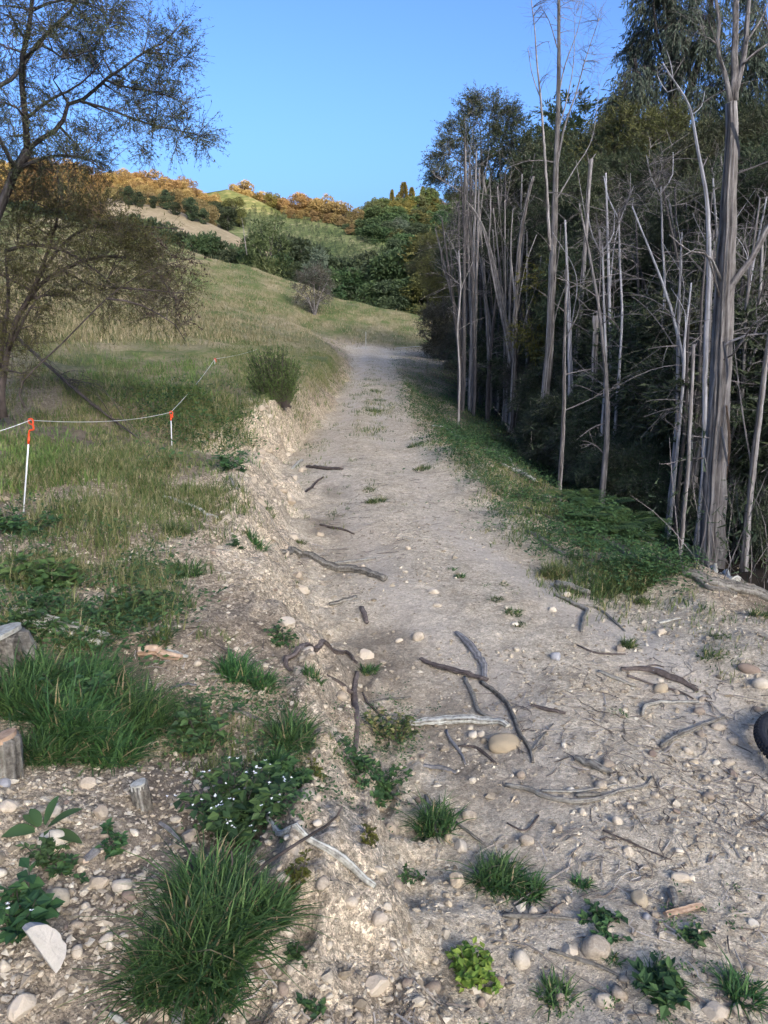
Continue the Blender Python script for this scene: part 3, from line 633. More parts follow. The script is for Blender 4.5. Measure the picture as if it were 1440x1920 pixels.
# scrubby shrub under it
def shrub(name, label, cat, stems, clumps, leafm, bark, group=None, **kw):
    return tree(name, label, cat, stems, clumps, bark, leafm, group, bark_t=bark, crown_name='foliage', **kw)
Y1 = 8.8
sl = [root_down(pl([(2, 740), (14, 660), (30, 600), (60, 545), (90, 470), (110, 400)], Y1, [11, 8, 4])),
      root_down(pl([(-8, 745), (5, 640), (15, 560), (10, 470)], Y1, [9, 7, 4], .3)),
      pl([(30, 600), (70, 540), (130, 500), (200, 480), (280, 500), (330, 560)], Y1, [9, 6, 3], .2),
      pl([(14, 470), (60, 460), (120, 470), (170, 500), (220, 540)], Y1, [7, 5, 2], -.3),
      pl([(60, 545), (100, 480), (140, 440), (200, 420), (270, 425), (345, 430)], Y1, [7, 5, 2], .5),
      pl([(14, 660), (35, 620), (52, 585), (70, 560)], Y1, [7, 5, 3], -.2)]
sc_ = [cl(*a[:3], Y1, a[3] if len(a) > 3 else 1, U(-.5, .7)) for a in [(40, 370, 45), (90, 365, 48), (140, 380, 48), (190, 395, 46), (60, 420, 50), (120, 430, 50), (180, 440, 46), (235, 435, 40), (20, 480, 50), (80, 490, 50), (140, 495, 50), (200, 490, 48), (250, 470, 38), (290, 455, 30, .6), (285, 500, 36), (325, 495, 26, .6), (340, 540, 26, .6), (300, 550, 32, .7), (250, 540, 36, .8), (190, 545, 42, .8), (120, 555, 46, .9), (50, 550, 50), (15, 590, 50), (60, 610, 40, .7), (20, 650, 45, .8), (40, 700, 30, .5), (330, 590, 20, .4), (-40, 500, 60), (-40, 600, 60), (280, 590, 26, .4), (200, 585, 26, .4)]]
shrub('olive_shrub', 'airy olive brown shrub spreading below the leaning kanuka', 'shrub', sl, sc_, L_olive, M_twig, twigs=22, fine=7, leaf=11, ll=.034, lw=.0085, spread=.8, tr=.0042, flen=(.14, .36), lozenge=True, sag=.05)
sc2 = [cl(*a[:3], Y1 - .6, 1, U(-.2, .2)) for a in [(322, 478, 16), (345, 500, 18), (300, 520, 20), (340, 545, 22), (318, 570, 24), (345, 600, 14), (290, 575, 22), (365, 487, 6)]]
shrub('red_leaved_shrub', 'thin branched shrub with small dark reddish leaves at the outer side of the olive shrub', 'shrub',
      [root_down(pl([(40, 720), (120, 640), (200, 560), (255, 520), (300, 500), (360, 485)], Y1 - .6, [3.5, 2.5, 1.2])), pl([(200, 560), (260, 570), (330, 610), (348, 640)], Y1 - .6, [4, 3, 1.5]), pl([(230, 540), (290, 545), (345, 550)], Y1 - .6, [4, 3, 1.5])],
      sc2, leaf_mat('reddish_leaf', [(.05, .032, .025), (.085, .06, .04), (.10, .095, .05)]), M_twig, twigs=4, fine=4, leaf=4, ll=.042, lw=.016, spread=.6, tr=.004, flen=(.12, .28), lozenge=True)

# ------------------------------------------------------------------ wood on the right: trunks one by one
def trunk(label, pts, w, Y=None, name='bare_tree', branches=(), clumps=(), bark=None, leafm=None, twp=None, group=None, drop=.25, cat=None):
    g = g1(*pts[0]); Y = Y or g[1]; w = np.asarray(w, float) * .70; branches = [(b_[0], np.asarray(b_[1], float) * .8, *b_[2:]) for b_ in branches]
    base = pl(pts, Y, w)
    lines = [root_down(base, drop)]
    # set the foot on the ground
    z0 = float(ground_z(base[0][0][0], Y)); lines[0][0][0] = (base[0][0][0], Y, min(z0 - .15, base[0][0][2] - .1))
    for b_ in branches: lines.append(pl(b_[0], Y, b_[1], b_[2] if len(b_) > 2 else U(-.5, .5)))
    kw = dict(side=0 if name in ('snapped_tree',) else 6, twigs=9, fine=5, leaf=0, spread=.55, tr=.006, flen=(.2, .5), limb=False); kw.update(twp or {})
    return tree(name, label, cat or ('stump' if 'stump' in name else 'tree'), lines, [cl(c[0], c[1], c[2], Y, c[3] if len(c) > 3 else 1, U(-.5, .5)) for c in clumps], bark or M_bark, leafm or L_dark, group, bark_t=M_twigg, crown_name='crown', **kw)

trunk('tallest slender bare tree with a fan of leafless twigs against the sky', [(1017, 872), (1022, 760), (1030, 640), (1037, 480), (1042, 320), (1047, 180), (1048, 60), (1046, -40), (1044, -120)], [18, 16, 13, 10, 6.5, 4],
      branches=[([(1031, 470), (1024, 330), (1014, 190), (1006, 110), (1003, 60), (996, 0)], [9, 6, 2]), ([(1043, 320), (1058, 240), (1080, 175), (1098, 110), (1122, 40)], [5, 3, 1.2]), ([(1047, 180), (1060, 120), (1082, 60), (1095, 0)], [4, 2.5, 1]),
                ([(1045, 90), (1030, 40), (1012, 10)], [3, 2, 1]), ([(1040, 380), (1075, 320), (1110, 260), (1124, 160)], [4, 2.5, 1]), ([(1012, 180), (998, 140), (990, 90)], [3, 2, 1]), ([(1044, 250), (1062, 190), (1075, 120), (1078, 30)], [4, 2.5, 1]),
                ([(1020, 740), (1040, 600), (1062, 530)], [5, 3, 1.5]), ([(1034, 560), (1048, 470), (1052, 420)], [4, 3, 1.5])],
      clumps=[(1008, 30, 18), (1030, 10, 18), (1060, 20, 26), (1090, 25, 28), (1120, 30, 18), (1080, 70, 30), (1105, 90, 26), (1120, 130, 14), (1070, 120, 30), (1090, 170, 22), (1050, -30, 40), (1000, 100, 10, .5), (1060, 200, 20, .6), (1110, 250, 12, .4), (1025, 140, 10, .4)], twp=dict(twigs=10, fine=4, tr=.0045, spread=.5))
trunk('grey broken topped pole of a dead tree standing alone before the scrub', [(1111, 902), (1112, 800), (1114, 700), (1116, 640), (1117, 592)], [15, 15, 14, 15], name='snapped_tree', branches=[([(1119, 620), (1120, 596), (1119, 582)], [7, 2], 0), ([(1112, 612), (1112, 592), (1113, 586)], [6, 1.5], 0), ([(1120, 640), (1150, 660), (1168, 690)], [3, 2, 1.5], .3)])
trunk('thickest shaggy dark trunk with bleached forked upper limbs', [(1333, 1062), (1337, 950), (1344, 840), (1352, 700), (1358, 560), (1365, 420), (1370, 300), (1372, 190)], [46, 44, 40, 34, 30, 22], name='old_kanuka',
      branches=[([(1371, 200), (1360, 140), (1346, 95), (1349, 45), (1342, 0), (1335, -60)], [13, 9, 8, 6], 0), ([(1372, 195), (1390, 130), (1398, 80), (1402, 20), (1410, -60)], [14, 11, 8], .2), ([(1376, 190), (1378, 90), (1380, 0), (1382, -80)], [17, 13, 10], .4), ([(1393, 120), (1420, 95), (1445, 80), (1490, 50)], [7, 5, 3], .2), ([(1398, 80), (1425, 40), (1440, 5)], [6, 4, 3], .3), ([(1360, 140), (1340, 70), (1325, 30)], [4, 3, 1.5], -.2),
                ([(1358, 560), (1380, 520), (1405, 490), (1422, 460), (1440, 425), (1480, 380)], [15, 13, 14, 12], -.4), ([(1358, 540), (1330, 480), (1290, 470), (1255, 440)], [7, 5, 2], -.3), ([(1345, 660), (1370, 640), (1420, 625), (1470, 632)], [7, 5, 3], -.4), ([(1345, 680), (1380, 660), (1410, 610), (1440, 590)], [6, 4, 3], -.5), ([(1350, 560), (1320, 470), (1270, 485)], [5, 4, 2], -.6)],
      clumps=[(1320, 60, 25, .5), (1300, 470, 25, .6), (1420, 620, 20, .5)], twp=dict(twigs=8, fine=3), bark=M_bark)
# strips of bark that hang off it
old = [o for o in bpy.data.objects if o.name == 'old_kanuka'][0]
for a, b_, c_ in [((1362, 760), (1368, 830), (1362, 900)), ((1352, 800), (1362, 860), (1366, 880)), ((1340, 700), (1332, 760), (1330, 800)), ((1356, 640), (1364, 690), (1362, 720)), ((1372, 230), (1384, 270), (1386, 300))]:
    yy_ = old.location.y - .12; q = smooth_path([P(*a, yy_), P(*b_, yy_ - .06), P(*c_, yy_ - .04)], 8) - np.array(old.location)
    mb = MB(); tube(mb, q, np.array([.022, .03, .034, .032, .03, .024, .016, .006]), 5, flat=.25); mb.obj('bark_strip', [M_stickt if a[0] == 1362 else M_bark], old)
trunk('leaning ragged grey trunk close left of the thickest trunk', [(1278, 1003), (1290, 930), (1303, 850), (1316, 760), (1324, 650), (1329, 560), (1332, 470)], [30, 25, 22, 19, 16, 12], branches=[([(1300, 870), (1308, 780), (1306, 700)], [7, 5, 2], .2)])
trunk('bleached crooked snag bending left above the scrub', [(1318, 900), (1322, 700), (1328, 520), (1327, 400), (1318, 330), (1308, 280), (1297, 215), (1283, 180), (1262, 150), (1243, 118)], [14, 13, 13, 13, 11, 7, 3], Y=9.5, name='dead_snag', bark=M_barkw, branches=[([(1283, 180), (1268, 165), (1250, 172), (1232, 140)], [4, 3, 1.5], .1), ([(1297, 215), (1315, 200), (1322, 170)], [3, 2, 1], .1), ([(1262, 150), (1258, 120), (1250, 95)], [3, 2, 1], 0)], clumps=[(1245, 125, 18, .6)], twp=dict(twigs=7, fine=3))
trunk('short pale snapped trunk between the leaning trunk and the ferns', [(1258, 955), (1262, 890), (1266, 840), (1268, 818)], [13, 13, 12, 12], name='snapped_tree')
trunk('dark trunk low at the right edge behind the fallen log', [(1394, 1072), (1402, 960), (1418, 820), (1432, 700), (1446, 600), (1460, 450)], [17, 15, 13, 9], bark=M_bark, branches=[([(1410, 880), (1390, 760), (1376, 640)], [5, 4, 2])])
trunk('snapped grey pole just behind the leaning ragged trunk', [(1288, 900), (1293, 800), (1297, 720), (1300, 645)], [11, 10, 9], Y=8.6, name='snapped_tree')
trunk('gnarled grey tree with a stubby forked top right of the tallest bare tree', [(1075, 720), (1086, 610), (1093, 520), (1100, 420), (1105, 340), (1108, 298)], [11, 11, 10, 9], Y=16, name='dead_snag', branches=[([(1106, 330), (1110, 300), (1117, 288)], [6, 4, 2], 0), ([(1106, 320), (1102, 295), (1098, 280)], [4, 3, 1.5], 0), ([(1100, 420), (1088, 350), (1080, 300)], [3, 2, 1], .2)])
trunk('pale trunk of the leaning pair left of the tallest bare tree', [(966, 803), (962, 700), (950, 620), (932, 540), (916, 460), (898, 410), (868, 370)], [16, 14, 12, 10, 6, 4], branches=[([(950, 620), (930, 500), (924, 430)], [5, 3, 2]), ([(916, 460), (920, 390), (918, 330)], [4, 3, 1.5])])
trunk('straight partner of the leaning pale trunk, white where bark has fallen', [(958, 812), (964, 700), (966, 600), (970, 520), (976, 440), (990, 370), (1000, 330)], [13, 12, 11, 8, 5], branches=[([(967, 600), (985, 500), (1006, 440)], [5, 3, 2]), ([(966, 560), (958, 470), (962, 390)], [4, 3, 1.5]), ([(964, 700), (985, 600), (1008, 530), (1015, 480)], [5, 3, 1.5])])
can = [(880, 215, 32), (915, 205, 34), (945, 225, 30), (850, 250, 28), (905, 250, 36), (945, 262, 26), (870, 280, 26), (835, 285, 24, .8), (822, 318, 22, .8), (845, 330, 18, .6), (805, 335, 14, .5), (812, 300, 16, .5), (888, 195, 22), (960, 215, 20), (920, 300, 26), (880, 320, 24, .6), (850, 365, 20, .5)]
trunk('kanuka with a light feathery crown at the sky side of the wood', [(892, 752), (896, 660), (908, 560), (916, 460), (912, 380), (905, 330), (902, 280)], [13, 12, 10, 7, 4], name='kanuka_tree',
      branches=[([(912, 400), (890, 350), (868, 310), (845, 290)], [5, 3, 1.5], -.3), ([(905, 330), (880, 270), (865, 250)], [4, 3, 1.5], .2), ([(910, 370), (930, 300), (945, 250)], [4, 3, 1.5], .3), ([(902, 280), (900, 240), (890, 215)], [3, 2, 1], 0), ([(912, 400), (880, 370), (840, 345), (815, 330)], [4, 2.5, 1.2], -.6), ([(905, 330), (915, 270), (918, 225)], [3, 2, 1], .1)],
      clumps=can, leafm=L_kan, twp=dict(twigs=30, fine=7, leaf=10, ll=.085, lw=.019, tr=.006, spread=.5, flen=(.2, .5), lozenge=True))
B_ = [('thin twin stem left of the feathery crowned kanuka', [(866, 722), (868, 640), (876, 560), (874, 470), (862, 400), (846, 350)], [9, 7, 4, 2.5]),
      ('thin trunk leaning right at the near side of the feathery kanuka', [(876, 728), (882, 640), (890, 540), (884, 440), (876, 370)], [8, 7, 4, 2.5]),
      ('dark thin stem at the outermost corner of the wood by the track bend', [(862, 700), (858, 620), (864, 540), (860, 470)], [7, 6, 3]),
      ('slim grey stem second behind the leaning pair', [(920, 760), (925, 650), (935, 560), (948, 480), (955, 400)], [9, 7, 4, 2.5]),
      ('slim dark stem standing upright right of the straight pale trunk', [(985, 790), (990, 680), (992, 580), (1000, 480), (1012, 400)], [9, 7, 5, 3]),
      ('crooked stem bowing left below the feathery crown', [(905, 735), (912, 640), (905, 560), (890, 480), (868, 430), (850, 420)], [8, 6, 4, 2]),
      ('thin pale stem that forks low beside the straight trunk', [(975, 780), (980, 660), (976, 560), (984, 470), (980, 400)], [8, 6, 4, 2.5]),
      ('white stemmed forked tree in the middle of the dark scrub', [(1158, 745), (1165, 660), (1172, 580), (1162, 510), (1166, 465)], [10, 9, 8, 5]),
      ('grey crooked tree with tangled drooping lichen twigs', [(1140, 720), (1142, 640), (1140, 560), (1128, 490), (1124, 430)], [9, 9, 9, 6]),
      ('stout white trunk among scrub right of the forked white tree', [(1205, 735), (1200, 640), (1196, 560), (1192, 480)], [13, 13, 11, 9]),
      ('thin white stem touching the stout white trunk', [(1216, 730), (1214, 640), (1220, 560), (1226, 490)], [8, 8, 7, 5]),
      ('long thin stem slanting right up through the scrub', [(1195, 760), (1220, 690), (1252, 630), (1275, 580), (1296, 545)], [8, 7, 6, 4]),
      ('thin stem slanting left near the right edge', [(1350, 900), (1380, 790), (1400, 700), (1425, 640), (1450, 600)], [10, 9, 7, 5]),
      ('dark upright stem between the thickest trunk and the right edge', [(1405, 900), (1412, 780), (1415, 660), (1425, 540), (1430, 430)], [13, 12, 10, 7])]
for lb, pts, w in B_:
    x, y = pts[-1]; xm, ym = pts[-2]; x3, y3 = pts[-3]
    trunk(lb, pts, w, Y=None if pts[0][1] > 715 and pts[0][0] < 1000 else {1350: 10, 1405: 10.6}.get(pts[0][0], 16.5), name='thin_tree', bark=M_barkw if 'white' in lb else M_bark,
          branches=[([(xm, ym), ((x + xm) / 2 + U(-30, 30), y + 10), (x + U(-40, 40), y - 40)], [3.5, 2, 1]), ([(x3, y3), ((x3 + xm) / 2 + U(-25, 25), ym + 10), (xm + U(-40, 40), ym - 50)], [3.5, 2.5, 1])],
          clumps=[(x, y, 26, .7), (x + U(-30, 30), y - 20, 26, .6)], twp=dict(twigs=8, fine=4, tr=.004))
k = 0
for i in range(54):   # the many thin grey poles packed behind
    px = U(862, 1015); py = np.interp(px, [868, 1015], [705, 800]) - U(0, 60); h = U(200, 430)
    dx = rng.normal() * 18
    trunk('thin grey pole packed among others at the sky side of the wood', [(px, py), (px + dx * .4, py - h * .45), (px + dx, py - h)], [U(6, 11), 6, 3], Y=U(20, 30), name='thin_tree', bark=M_bark if U() < .6 else M_barkd, group='thin grey poles crowded in the wood',
          branches=[([(px + dx * .4, py - h * .45), (px + dx * .4 + U(-20, 20), py - h * .8), (px + U(-40, 40), py - h * 1.1)], [2.5, 1.8, 1])], clumps=[(px + dx, py - h, 25, .5)], twp=dict(twigs=7, fine=4, tr=.004))
for i in range(44):
    px = U(1040, 1440) if i < 18 else U(1240, 1440); py = U(740, 860); h = U(180, 480); dx = rng.normal() * 36
    trunk('thin grey stem half hidden in the dark scrub', [(px, py), (px + dx * .3, py - h * .5), (px + dx, py - h)], [U(7, 14), 8, 4], Y=U(10, 15), name='thin_tree', bark=[M_bark, M_barkd, M_barkw][i % 3], group='thin stems in the dark scrub', branches=[([(px + dx * .3, py - h * .5), (px + dx * .3 + U(-30, 30), py - h * .75), (px + U(-60, 60), py - h * .95)], [3, 2, 1])], clumps=[(px + dx, py - h, 25, .5)], twp=dict(twigs=6, fine=4, tr=.004))
# bare, wiry dead crowns in the scrub
for lb, c, r_ in [('bleached dead crown of wiry twigs in the dark scrub', (1240, 330), 34), ('tangled grey dead twig crown beside the gnarled tree', (1160, 370), 42), ('drooping grey lichened twig mass below the tangled dead crown', (1130, 440), 36)]:
    trunk(lb, [(c[0] + 5, c[1] + 260), (c[0] + 2, c[1] + 120), (c[0], c[1] + 20)], [8, 6, 4], Y=12.5, name='dead_tree', bark=M_barkw, branches=[([(c[0], c[1] + 40), (c[0] - 20, c[1]), (c[0] - 28, c[1] - 40)], [4, 3, 1.5]), ([(c[0], c[1] + 30), (c[0] + 20, c[1]), (c[0] + 22, c[1] - 45)], [4, 3, 1.5])], clumps=[(c[0], c[1], r_, 2.2), (c[0] + 20, c[1] + 20, r_, 1.5)], twp=dict(twigs=9, fine=6, tr=.004, sag=.2))

# the tall gum tree behind, drooping grey-green
YG = 30.0
gl = [root_down(pl([(1290, 640), (1285, 450), (1275, 300), (1262, 150), (1258, 40), (1262, -90)], YG, [30, 24, 18, 10]), 1.0), pl([(1275, 320), (1230, 230), (1200, 160), (1190, 110)], YG, [10, 7, 4], -1), pl([(1270, 250), (1300, 150), (1325, 60), (1340, -40)], YG, [14, 9, 5], 1), pl([(1280, 350), (1340, 260), (1400, 150), (1440, 60)], YG, [14, 9, 5], .5), pl([(1290, 420), (1360, 330), (1420, 250)], YG, [10, 7, 4], 1), pl([(1262, 150), (1235, 80), (1225, 10)], YG, [7, 5, 3], -1), pl([(1280, 380), (1220, 320), (1170, 280)], YG, [8, 5, 3], -1)]
gc = [cl(*a[:3], YG, a[3] if len(a) > 3 else 1, U(-2, 2), 1.0) for a in [(1138, 310, 26), (1150, 255, 32), (1165, 195, 36), (1190, 140, 40), (1205, 80, 40), (1220, 20, 44), (1175, 250, 28, .6), (1210, 190, 32, .7), (1240, 120, 34, .7), (1275, 40, 40), (1295, 90, 36, .7), (1320, 30, 44), (1330, 100, 34, .6), (1250, 210, 28, .5), (1300, 180, 36, .7), (1345, 160, 34, .7), (1390, 100, 44, .8), (1425, 50, 50), (1430, 140, 44), (1390, 200, 40), (1340, 230, 36, .7), (1420, 250, 44), (1160, 340, 24, .6), (1205, 290, 28, .7), (1260, 290, 30, .6), (1470, 180, 60), (1280, -40, 60), (1370, -40, 70), (1230, -60, 50), (1440, -40, 70)]]
tree('gum_tree', 'tall gum tree with drooping grey green foliage rising over the wood', 'tree', gl, gc, M_barkd, L_gum, twigs=25, fine=7, leaf=12, ll=.19, lw=.04, spread=.5, tr=.015, flen=(.5, 1.0), droop=.35, lozenge=True, hang=.9, sag=.15, shell=.3)

# ------------------------------------------------------------------ filler trees and scrub, copied

def proto(name, cat, leafm, bark, H, clumps, stems, bt=None, **kw):
    e = empty(name, (0, 0, 0), 'x', cat); mb = MB(); limbs(mb, stems); mb.obj('trunk', [bark], e, smooth=True)
    mb = MB(); crown(mb, skel_of(stems, .25), clumps, **kw); mb.obj('crown', [bt or M_twig, leafm], e); e['H'] = H
    return e
def rc(n, zc, rr, rz, cr, flat=.8):
    out = []
    for i in range(n):
        a = U(0, 6.28); q = math.sqrt(U(0, 1)); t = U(-1, 1); w = math.sqrt(max(0, 1 - t * t * .8))
        out.append((np.array([math.cos(a) * rr * q * w, math.sin(a) * rr * q * w, zc + t * rz]), np.array([cr, cr, cr * flat]) * U(.8, 1.2)))
    return out
def stem(H, lean=.3, r=.06, n=1):
    out = []
    for i in range(n):
        a = U(0, 6.28); b_ = lean * U(.4, 1); out.append((np.array([[0.06 * i, 0, -.5], [math.cos(a) * b_ * .2, math.sin(a) * b_ * .2, H * .3], [math.cos(a) * b_ * .7, math.sin(a) * b_ * .7, H * .65], [math.cos(a) * b_, math.sin(a) * b_, H * .95]]), np.array([r, r * .8, r * .5, r * .2])))
    return out
used_proto = set()
LM = [(870, 'the sky side edge of the wood'), (905, 'the feathery kanuka'), (958, 'the leaning pair'), (1030, 'the tallest bare tree'), (1075, 'the yellow green bush'), (1112, 'the lone snapped pole'), (1165, 'the forked white stem'), (1203, 'the stout white trunk'), (1268, 'the short snapped trunk'), (1320, 'the crooked snag'), (1355, 'the thickest trunk'), (1430, 'the right edge of the photo')]
seen_lb = {}
def where(px, what, level):
    x, nm = min(LM, key=lambda q: abs(q[0] - px)); side = 'behind' if abs(px - x) < 14 else ('left of' if px < x else 'right of')
    lb = f'{what} {level} {side} {nm}' if px < 1460 else f'{what} {level} beyond the right edge'
    k = seen_lb[lb] = seen_lb.get(lb, 0) + 1
    return lb if k == 1 else lb.replace(what, ['', '', 'second', 'third', 'fourth', 'fifth', 'sixth', 'seventh', 'eighth', 'ninth'][min(k, 9)] + ' ' + what)
def put(e, x, y, z, sc, label, group, rz=None):
    rz = U(0, 6.28) if rz is None else rz
    if e.name not in used_proto:
        used_proto.add(e.name); e.location = (x, y, z); e.rotation_euler = (0, 0, rz); e.scale = (sc if isinstance(sc, tuple) else (sc,) * 3); tag(e, label, None, group); return e
    return copy_tree(e, (x, y, z), rz, sc, label, group)
def put_top(e, px, py_top, Y, label, group, wide=1.0, hill=None):
    p = P(px, py_top, Y); z = float(ground_z(p[0], Y)) if hill is None else hill
    s = max(.2, (p[2] - z) / e['H']); return put(e, p[0], Y, z, (s * wide, s * wide, s), label, group)
kan = [proto('kanuka_tree', 'tree', [L_dark, L_kan, L_olive][i], M_barkd if i else M_bark, 6.0, rc(22, 4.2, 1.25, 1.5, .55), stem(5.6, .5, .07, 2), twigs=31, fine=7, leaf=10, ll=.085, lw=.02, tr=.006, flen=(.2, .45), spread=.6) for i in range(3)]
scr = [proto('scrub_bush', 'bush', [L_dark, L_kan, L_brown][i], M_twigg, 3.0, rc(24, 1.5, 1.1, 1.35, .5), stem(2.8, .8, .03, 5), twigs=29, fine=7, leaf=8, ll=.10, lw=.026, tr=.008, flen=(.2, .5), spread=.8, bt=M_twigg) for i in range(3)]
G_back, G_scr = 'dark kanuka crowns behind the trunks', 'dark scrub bushes under the wood'
for px, py, Y, v, w in [(985, 235, 27, 0, 1), (1030, 262, 25, 1, 1), (1075, 300, 22, 0, 1), (1150, 225, 24, 0, 1.1), (1205, 205, 23, 2, 1.2), (1262, 225, 21, 2, 1.1), (1310, 255, 19, 0, 1.1), (1380, 235, 17, 1, 1), (1445, 200, 17, 1, 1), (1510, 150, 18, 0, 1), (960, 330, 29, 1, 1), (1000, 375, 23, 0, 1), (1100, 345, 21, 0, 1), (930, 415, 31, 1, 1), (880, 400, 38, 1, 1), (840, 425, 46, 2, 1), (815, 452, 50, 1, 1), (1170, 300, 19, 1, 1), (1240, 330, 17, 0, 1), (1300, 350, 15, 1, 1), (1360, 330, 14, 1, 1), (1420, 300, 13, 0, 1), (1060, 400, 20, 1, .9), (1130, 420, 18, 0, 1), (1200, 430, 16, 1, 1), (1480, 300, 13, 0, 1.1), (1560, 200, 15, 0, 1.1), (1640, 150, 17, 1, 1.2), (900, 460, 33, 0, 1.2), (960, 450, 27, 0, 1.1), (1020, 470, 24, 0, 1.1)]:
    put_top(kan[v], px, py, Y, where(px, ['dark crowned kanuka', 'brownish green kanuka', 'olive crowned kanuka'][v], 'rising to the sky' if py < 270 else 'at half height'), G_back, w)
for px, py, Y, v, w in [(1000, 560, 24, 0, 1.3), (1060, 590, 21, 0, 1.3), (1110, 560, 19, 1, 1.2), (1160, 600, 17, 0, 1.3), (1215, 570, 16, 0, 1.2), (1265, 600, 14.5, 1, 1.2), (1320, 560, 13.5, 0, 1.2), (1385, 560, 12, 0, 1.2), (1450, 520, 12, 1, 1.1), (940, 600, 27, 0, 1.2), (885, 590, 36, 2, 1.2), (1040, 690, 17.5, 0, 1.1), (1090, 710, 16, 1, 1.1), (1150, 700, 15, 0, 1.1), (1205, 720, 14, 0, 1.1), (1255, 730, 12.5, 0, 1), (1380, 720, 11, 1, 1), (1440, 700, 10.8, 0, 1), (1500, 640, 10.5, 0, 1), (1340, 700, 11.5, 0, 1), (1440, 880, 10.0, 1, .9), (1480, 800, 10, 0, .9), (1560, 700, 10, 0, 1), (1310, 800, 11.5, 2, .9), (1130, 760, 13.2, 0, 1.2), (1180, 745, 13.4, 1, 1.1), (1215, 760, 12.8, 0, 1.1), (1150, 820, 12.9, 1, .9), (1100, 800, 13.8, 0, .9), (1250, 820, 12.2, 1, 1), (1060, 745, 15, 0, 1.5), (1100, 735, 14.3, 1, 1.5), (1140, 725, 13.8, 0, 1.5), (1180, 735, 13.2, 2, 1.5), (1215, 715, 12.8, 0, 1.4), (1245, 740, 12.2, 1, 1.4), (1160, 830, 11.8, 0, 1.5), (1200, 835, 11.4, 1, 1.5), (1235, 845, 11, 0, 1.4), (1120, 825, 12.6, 0, 1.4), (1030, 780, 15, 1, 1.3), (1420, 930, 9.4, 0, 1.2), (1390, 960, 9.6, 1, 1.0), (1320, 900, 10.2, 0, 1.2), (1450, 960, 8.8, 0, 1), (1240, 800, 13.2, 0, .8), (1180, 790, 14.5, 0, .8), (980, 680, 20, 2, .9), (1020, 740, 17, 0, .8), (1600, 500, 10, 0, 1.2), (850, 560, 44, 2, 1.2), (1075, 790, 15.3, 0, .8), (1350, 880, 11, 0, 1), (1410, 900, 10.5, 1, 1), (1290, 860, 12, 0, 1)]:
    put_top(scr[v], px, py, Y, where(px, ['dark tangled scrub bush', 'olive tangled scrub bush', 'brown tangled scrub bush'][v], 'tall among trunks' if py < 650 else ('knee high' if py > 800 else 'chest high')), G_scr, w)
yel = proto('yellow_green_bush', 'bush', L_yel, M_twigg, 3.0, rc(16, 1.8, .7, 1.1, .4), stem(2.8, .4, .03, 3), twigs=20, fine=6, leaf=9, ll=.07, lw=.018, tr=.005, flen=(.2, .4), spread=.7)
put_top(yel, 1075, 500, 18.6, 'yellow green bush glowing in the dark scrub beside the gnarled tree', None)
pop = proto('poplar_tree', 'tree', L_pop, M_twigg, 8.0, [(np.array([U(-.35, .35), U(-.35, .35), z]), np.array([.35, .35, .6])) for z in np.linspace(2.5, 7.7, 16)], stem(7.8, .15, .07), twigs=16, fine=6, leaf=8, ll=.12, lw=.05, tr=.006, flen=(.3, .6), spread=.4)
for lb, px, py, Y in [('pale green pointed poplar showing right of the tallest bare tree', 1068, 180, 34), ('shorter pale green poplar close to the gum tree', 1092, 228, 33)]: put_top(pop, px, py, Y, lb, 'poplars behind the wood')
# ------------------------------------------------------------------ far trees on the hills and in the gully
def far_tree(name, leafm, H, n, rr, zc, rz, cr, leaf, ll, lw, trunk_r=.12, bark=None):
    mb = MB(); st = stem(H * .9, .3, trunk_r); limbs(mb, st, 0)
    C = rc(n, zc, rr, rz, cr); N = leaf
    cc = np.array([c[0] for c in C]); ra = np.array([c[1] for c in C]); ci = rng.integers(0, n, N); d = unit(rng.normal(size=(N, 3)))
    p = cc[ci] + d * ra[ci] * U(.55, 1.0, (N, 1)); leaves(mb, p, d + rng.normal(size=(N, 3)) * .7, rng.normal(size=(N, 3)), ll * U(.6, 1.3, N), lw * U(.7, 1.2, N), 1, a=np.clip(np.repeat(U(0, 1, n), 1)[ci] * .6 + U(0, .5, N), 0, 1))
    for c in C: tubes(mb, bez(np.array([[0, 0, min(c[0][2] * .5, H * .5)]]), c[0][None], 5), np.linspace(trunk_r * .4, .03, 5)[None], 3, 0)
    o = mb.obj(name, [bark or M_barkd, leafm]); o['H'] = H; return o
def put1(o, x, y, z, s, label, cat, group):
    key = o.name
    if key in used_proto: c = o.copy(); COL.objects.link(c)
    else: used_proto.add(key); c = o
    c.location = (x, y, z); c.rotation_euler = (0, 0, U(0, 6.28)); c.scale = s if isinstance(s, tuple) else (s,) * 3
    return tag(c, label, cat, group)
FT = [far_tree('broadleaf_tree', L_dgreen, 8, 26, 2.6, 4.6, 2.9, 1.15, 5200, .42, .22), far_tree('broadleaf_tree', L_dark, 8, 24, 2.4, 4.4, 2.8, 1.1, 5000, .40, .20), far_tree('broadleaf_tree', L_olive, 8, 24, 2.6, 4.5, 2.8, 1.1, 5000, .4, .2)]
FB = [far_tree('scrub_tree', L_scrub, 5, 18, 2.2, 2.8, 1.7, .9, 3200, .34, .17), far_tree('scrub_tree', L_scrub, 5, 18, 2.2, 2.8, 1.7, .9, 3200, .34, .17)]
willow = far_tree('willow_tree', L_pop, 9, 24, 2.0, 5.4, 3.2, 1.0, 5000, .45, .13)
pale_t = far_tree('pale_tree', L_gum, 7, 16, 1.6, 4.2, 2.4, .8, 2600, .36, .14)
def far_top(o, px, py, Y, label, cat, group, wide=1.0, hill=None):
    p = P(px, py, Y); z = float(ground_z(p[0], Y)) - .3 if hill is None else (hill_z(hill, p[0], Y) or -5) - .3
    s = float(np.clip((p[2] - z) / o['H'], .25, 2.2)); return put1(o, p[0], Y, p[2] - o['H'] * s, (s * wide, s * wide, s), label, cat, group)
